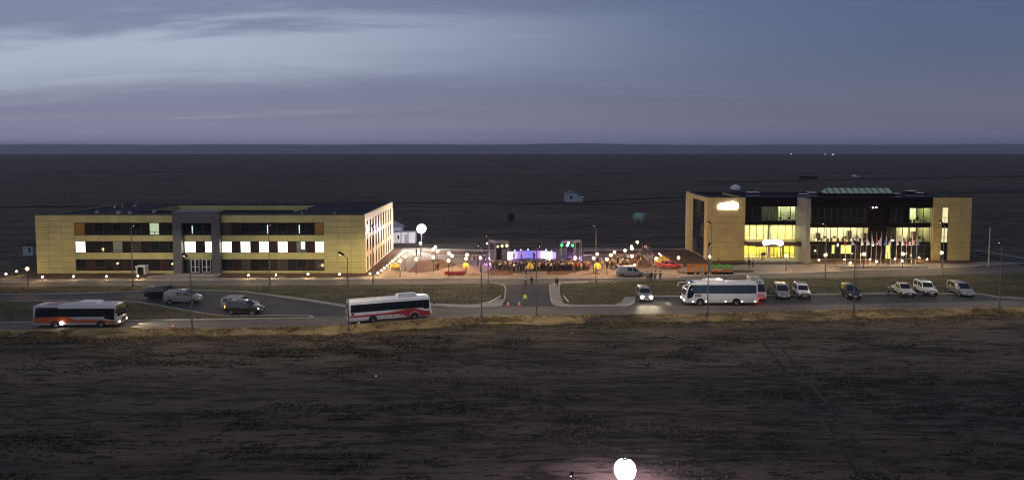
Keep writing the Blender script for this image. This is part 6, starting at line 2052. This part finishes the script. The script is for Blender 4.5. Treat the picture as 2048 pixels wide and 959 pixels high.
def capsule_mesh(parts, extra):
    """closed capsules fused by a voxel remesh into one continuous skin; each face takes the cloth of the nearest limb"""
    b = MB()
    for p, q, r0, r1, _ in parts:
        p, q = Vector(p), Vector(q)
        b.tube(p, q, r0, r1, 10)
        b.ball(p, r0, 10, 6)
        b.ball(q, r1, 10, 6)
    o = b.build('tmp_body', MATS['skin'])
    md = o.modifiers.new('r', 'REMESH')
    md.mode = 'VOXEL'
    md.voxel_size = 0.022
    sm = o.modifiers.new('s', 'SMOOTH')
    sm.factor, sm.iterations = .5, 3
    dg = bpy.context.evaluated_depsgraph_get()
    me = bpy.data.meshes.new_from_object(o.evaluated_get(dg))
    bpy.data.objects.remove(o)
    co = np.zeros(len(me.polygons) * 3)
    me.polygons.foreach_get('center', co)
    co = co.reshape(-1, 3)
    best, idx = np.full(len(co), 9e9), np.zeros(len(co), dtype=np.int32)
    for p, q, r0, r1, mi in parts:
        p, q = np.array(p), np.array(q)
        d = q - p
        t = np.clip(((co - p) @ d) / max(1e-9, d @ d), 0, 1)
        ds = np.linalg.norm(co - (p + t[:, None] * d), axis=1) - (r0 + (r1 - r0) * t)
        u = ds < best
        best[u], idx[u] = ds[u], mi
    # light yoke across the shoulders (slot 1 -> 4)
    yk = (idx == 1) & (co[:, 2] > 1.30) & (co[:, 2] < 1.44)
    idx[yk] = 4
    vest = (idx == 1) & (co[:, 2] < 1.10) & (co[:, 2] > 1.04)
    idx[vest] = 5
    for _ in range(7):
        me.materials.append(MATS['skin'])
    me.polygons.foreach_set('material_index', idx)
    # fingers, eyes, lips set on the fused body
    bm = bmesh.new()
    bm.from_mesh(me)
    eb = MB()
    for kind, a, c, r, mi in extra:
        if kind == 't':
            eb.tube(a, c, r, r * .8, 5, mi)
        else:
            eb.ball(a, r, 6, 4, (1, 1, 1), mi)
    k = len(bm.verts)
    vs = [bm.verts.new(v) for v in eb.v]
    for f, mi in zip(eb.f, eb.m):
        try:
            nf = bm.faces.new([vs[i] for i in f])
            nf.material_index = mi
        except ValueError:
            pass
    for f in bm.faces:
        f.smooth = True
    bm.to_mesh(me)
    bm.free()
    return me

def pose(stride=0.0, arms='down', lean=0.0, feet=.11):
    """facing +x; slots: 0 skin, 1 jacket, 2 trousers, 3 shoes, 4 yoke, 5 belt band, 6 dark detail"""
    P, E = [], []
    hipz = .92 - abs(stride) * .06
    for s in (-1, 1):
        st = stride * s
        hip = (0, s * .09, hipz)
        knee = (.10 * abs(stride) + st * .20 + .015, s * .10, .50 - abs(stride) * .02)
        ank = (st * .38 - (.10 * stride if st < 0 else 0), s * feet, .10 + (.05 if st < 0 else 0))
        P += [(hip, knee, .085, .062, 2), (knee, ank, .058, .042, 2)]
        P += [((ank[0] - .03, ank[1], ank[2] - .055), (ank[0] + .16, ank[1] + s * .02, ank[2] - .065), .042, .034, 3)]
        sh = (lean * .5, s * .185, 1.40)
        if arms == 'down':
            el = (lean * .5 - .03 - st * .12, s * .245, 1.13)
            wr = (lean * .5 + .05 - st * .30, s * .25, .89)
        elif arms == 'pocket':
            el = (-.08, s * .28, 1.15)
            wr = (.10, s * .20, .97)
        elif arms == 'front':
            el = (.06, s * .24, 1.14)
            wr = (.26, s * .10, 1.18)
        elif arms == 'up' and s == 1:
            el = (.20, s * .26, 1.46)
            wr = (.24, s * .20, 1.72)
        else:
            el = (-.02, s * .24, 1.13)
            wr = (.08, s * .22, .90)
        P += [(sh, el, .058, .045, 1), (el, wr, .043, .034, 1)]
        d = (Vector(wr) - Vector(el)).normalized()
        hd = Vector(wr) + d * .07
        P += [(wr, tuple(hd), .030, .034, 0)]
        sidev = Vector((1, 0, 0)) if abs(d.z) > .5 else Vector((0, 0, 1))
        for k in range(4):
            o = sidev * (.030 - .02 * k)
            ln = (.065, .075, .07, .055)[k]
            a = hd + o + d * .02
            m_ = a + d * ln * .6
            E += [('t', a, m_, .011, 0), ('t', m_, m_ + d * ln * .5 + Vector((0, -s * .018, 0)), .010, 0)]
        a = hd + sidev * .03 - d * .02
        E += [('t', a, a + sidev * .035 + d * .035, .012, 0)]
    P += [((0, -.07, hipz + .02), (0, .07, hipz + .02), .105, .105, 2)]
    P += [((0, 0, hipz + .06), (lean * .25, 0, 1.14), .135, .135, 1), ((lean * .25, -.05, 1.14), (lean * .5, -.08, 1.36), .125, .115, 1), ((lean * .25, .05, 1.14), (lean * .5, .08, 1.36), .125, .115, 1)]
    P += [((lean * .5, -.14, 1.405), (lean * .5, .14, 1.405), .065, .065, 1)]
    P += [((lean * .5, 0, 1.42), (lean * .7 + .01, 0, 1.56), .055, .05, 0)]
    hx_ = lean * .8 + .02
    P += [((hx_, 0, 1.615), (hx_ - .005, 0, 1.685), .072, .088, 0), ((hx_ + .03, 0, 1.575), (hx_ + .02, 0, 1.62), .045, .06, 0), ((hx_ + .085, 0, 1.625), (hx_ + .075, 0, 1.655), .018, .012, 0)]
    for s in (-1, 1):
        P += [((hx_ - .01, s * .085, 1.62), (hx_ - .015, s * .088, 1.66), .018, .018, 0)]
        E += [('b', (hx_ + .079, s * .032, 1.665), None, .011, 6)]
    E += [('t', (hx_ + .075, -.022, 1.59), (hx_ + .075, .022, 1.59), .007, 6)]
    return capsule_mesh(P, E), hx_
poses = [pose(0, 'down'), pose(0, 'pocket'), pose(0, 'front'), pose(.8, 'down', .05), pose(0, 'up'), pose(.35, 'down')]
def hair_mesh():
    b = MB()
    b.ball((0, 0, 0), .100, 12, 8, (1.04, .98, 1.0))
    for i, v in enumerate(b.v):
        x, y, z = v
        if z < -.02 and x > -.02:
            b.v[i] = (x * .55 - .03, y * .75, max(z, -.02))
        elif x > .06:
            b.v[i] = (.06 + (x - .06) * .4, y, max(z, .03))
    return b.mesh('hair', MATS['hair_black'], 70)
HAIR = hair_mesh()
outfits = {
    'black workwear with pale yoke': ('jacket_black', 'trouser_black', 'band_pale', 'band_pale'),
    'plain black clothes': ('jacket_black', 'trouser_black', 'jacket_black', 'jacket_black'),
    'navy jacket': ('jacket_navy', 'trouser_black', 'jacket_navy', 'jacket_navy'),
    'grey jacket': ('jacket_grey', 'trouser_blue', 'jacket_grey', 'jacket_grey'),
    'khaki jacket': ('jacket_khaki', 'trouser_olive', 'jacket_khaki', 'band_pale'),
    'cream jacket': ('jacket_cream', 'trouser_blue', 'jacket_cream', 'jacket_cream'),
    'red jacket': ('jacket_red', 'trouser_black', 'jacket_red', 'jacket_red'),
    'brown coat': ('jacket_brown', 'trouser_black', 'jacket_brown', 'jacket_brown'),
    'lime yellow safety vest': ('vest_lime', 'trouser_olive', 'vest_lime', 'band_pale'),
}
_pm = {}
def person(loc, rz, outfit, pz, lab, group=None, sc=1.0):
    key = (pz, outfit)
    if key not in _pm:
        me = poses[pz][0].copy()
        j, t, y_, bd = outfits[outfit]
        for i, nm in enumerate(('skin', j, t, 'shoe', y_, bd, 'eye_dark')):
            me.materials[i] = MATS[nm]
        _pm[key] = me
    o = link('person', _pm[key], None, loc, (sc, sc, sc), (0, 0, rz))
    tag(o, lab, 'person', group)
    link('hair', HAIR, o, (poses[pz][1] - .012, 0, 1.700))
    return o
pr = random.Random(77)
crowd_fit = ['black workwear with pale yoke'] * 5 + ['plain black clothes'] * 8 + ['navy jacket'] * 4 + ['khaki jacket'] + ['brown coat'] * 2 + ['grey jacket', 'cream jacket', 'red jacket']
taken = []
def try_spot(px, py, z=.13, dmin=.5):
    w = G(px, py, z)
    for t in taken:
        if (t.x - w.x) ** 2 + (t.y - w.y) ** 2 < dmin * dmin:
            return None
    taken.append(w)
    return w
def crowd(n, x0, x1, y0, y1, where, group, face=90, dmin=.5):
    k = tries = 0
    while k < n and tries < n * 30:
        tries += 1
        px = pr.uniform(x0, x1)
        w = try_spot(px, pr.uniform(y0, y1), dmin=dmin)
        if not w:
            continue
        fit = pr.choice(crowd_fit)
        person(w, R(face + pr.gauss(0, 28)), fit, pr.choice([0, 0, 1, 1, 2, 2, 5, 4]), f'person in {fit} {where}', group, pr.uniform(.94, 1.06))
        k += 1
# the audience before the stage: faces turned to the screen
crowd(120, 1044, 1178, 534.5, 543, 'in the packed crowd before the stage', 'crowd before the stage', 90, .48)
crowd(22, 978, 1032, 535, 542, 'left of the crowd near the truss tower', 'crowd left of the stage', 80, .5)
crowd(34, 1178, 1258, 527, 539.5, 'at the right end of the crowd', 'crowd right of the stage', 110, .6)
crowd(9, 940, 975, 525, 533, 'in the loose group left of the stage', 'group left of the stage', 20, .7)
crowd(8, 1262, 1312, 519, 536, 'on the path by the right brown bed', 'people on the right path', 120, 1.0)
crowd(6, 1282, 1300, 503, 512, 'at the far end of the right path', 'people at the far end of the path', 250, .8)
crowd(7, 1027, 1047, 541.5, 545.5, 'in the knot of workers leaving the crowd', 'workers leaving the crowd', 250, .5)
# performers on the deck
for k, px in enumerate((1028, 1043, 1068)):
    w = PL(px, 520, SY - .6 - .5 * (k % 2))
    person((w.x, w.y, .731), R(-90 + pr.gauss(0, 20)), pr.choice(['plain black clothes', 'navy jacket', 'cream jacket']), (4, 2, 0)[k], f'{ordn[k]} performer from the left on the stage before the screen', 'performers on stage')
def one(px, py, rz, fit, pz, lab, z=.13, group=None, sc=1.0):
    w = G(px, py, z)
    return person((w.x, w.y, z), R(rz), fit, pz, lab, group, sc)
one(1052, 549.5, 255, 'black workwear with pale yoke', 3, 'worker striding out beside the tall yellow parasol')
one(1051, 574.5, 268, 'black workwear with pale yoke', 3, 'left of two workers walking down the junction road', .006)
one(1063, 573, 275, 'plain black clothes', 3, 'right of two workers walking down the junction road', .006)
one(1113.5, 575, 100, 'plain black clothes', 5, 'lone person in black walking on the footway right of the junction', .126)
one(1050.5, 610, 262, 'lime yellow safety vest', 0, 'traffic marshal in lime yellow vest beside the cones', .009, None, 1.04)
one(1294.5, 562.5, 95, 'khaki jacket', 1, 'leftmost of four people by the silver van nose', .006)
one(1299, 562, 80, 'black workwear with pale yoke', 0, 'second of the people by the silver van nose', .006)
one(1303, 562.3, 100, 'plain black clothes', 1, 'third of the people by the silver van nose, half hidden', .006)
one(1310.5, 561.5, 92, 'black workwear with pale yoke', 1, 'pale shouldered man right of the group by the van', .006)
one(1320.5, 561, 88, 'black workwear with pale yoke', 1, 'rightmost of the men standing by the silver van', .006)
one(1777, 591.5, 265, 'black workwear with pale yoke', 0, 'person standing alone in the parking bay by the pickup', .13)
one(1437, 534, 200, 'plain black clothes', 5, 'person in black behind the green letters')
one(1498, 534.5, 80, 'plain black clothes', 0, 'left of two people walking before the glass entrance')
one(1505.5, 534.5, 70, 'black workwear with pale yoke', 3, 'right of two people walking before the glass entrance')
w = PL(1524, 512, YR - .6)
person((w.x, w.y, .30), R(90), 'plain black clothes', 0, 'left of two people in the glass entrance doorway')
w = PL(1528.5, 512, YR - .3)
person((w.x, w.y, .30), R(80), 'plain black clothes', 1, 'right of two people in the glass entrance doorway')
one(833, 512, 150, 'plain black clothes', 0, 'lone person on the far left path under the floodlight')
one(873, 541.5, 100, 'brown coat', 1, 'left of two people standing in the left brown bed', .17)
one(876.5, 541, 70, 'plain black clothes', 1, 'right of two people standing in the left brown bed', .17)

# ================================================================ evening haze over the plain
hz = MB().box(-9800, 9800, -200, 9200, -75, 62).build('haze', None or bpy.data.materials.new('haze_air'))
hm = hz.data.materials[0]
hm.use_nodes = True
hn, hl = hm.node_tree.nodes, hm.node_tree.links
hn.clear()
pv = hn.new('ShaderNodeVolumePrincipled')
pv.inputs['Color'].default_value = (0.90, 0.92, 1.0, 1)
pv.inputs['Density'].default_value = 0.0001
pv.inputs['Anisotropy'].default_value = 0.3
ho = hn.new('ShaderNodeOutputMaterial')
hl.new(pv.outputs[0], ho.inputs['Volume'])
tag(hz, kind='stuff')
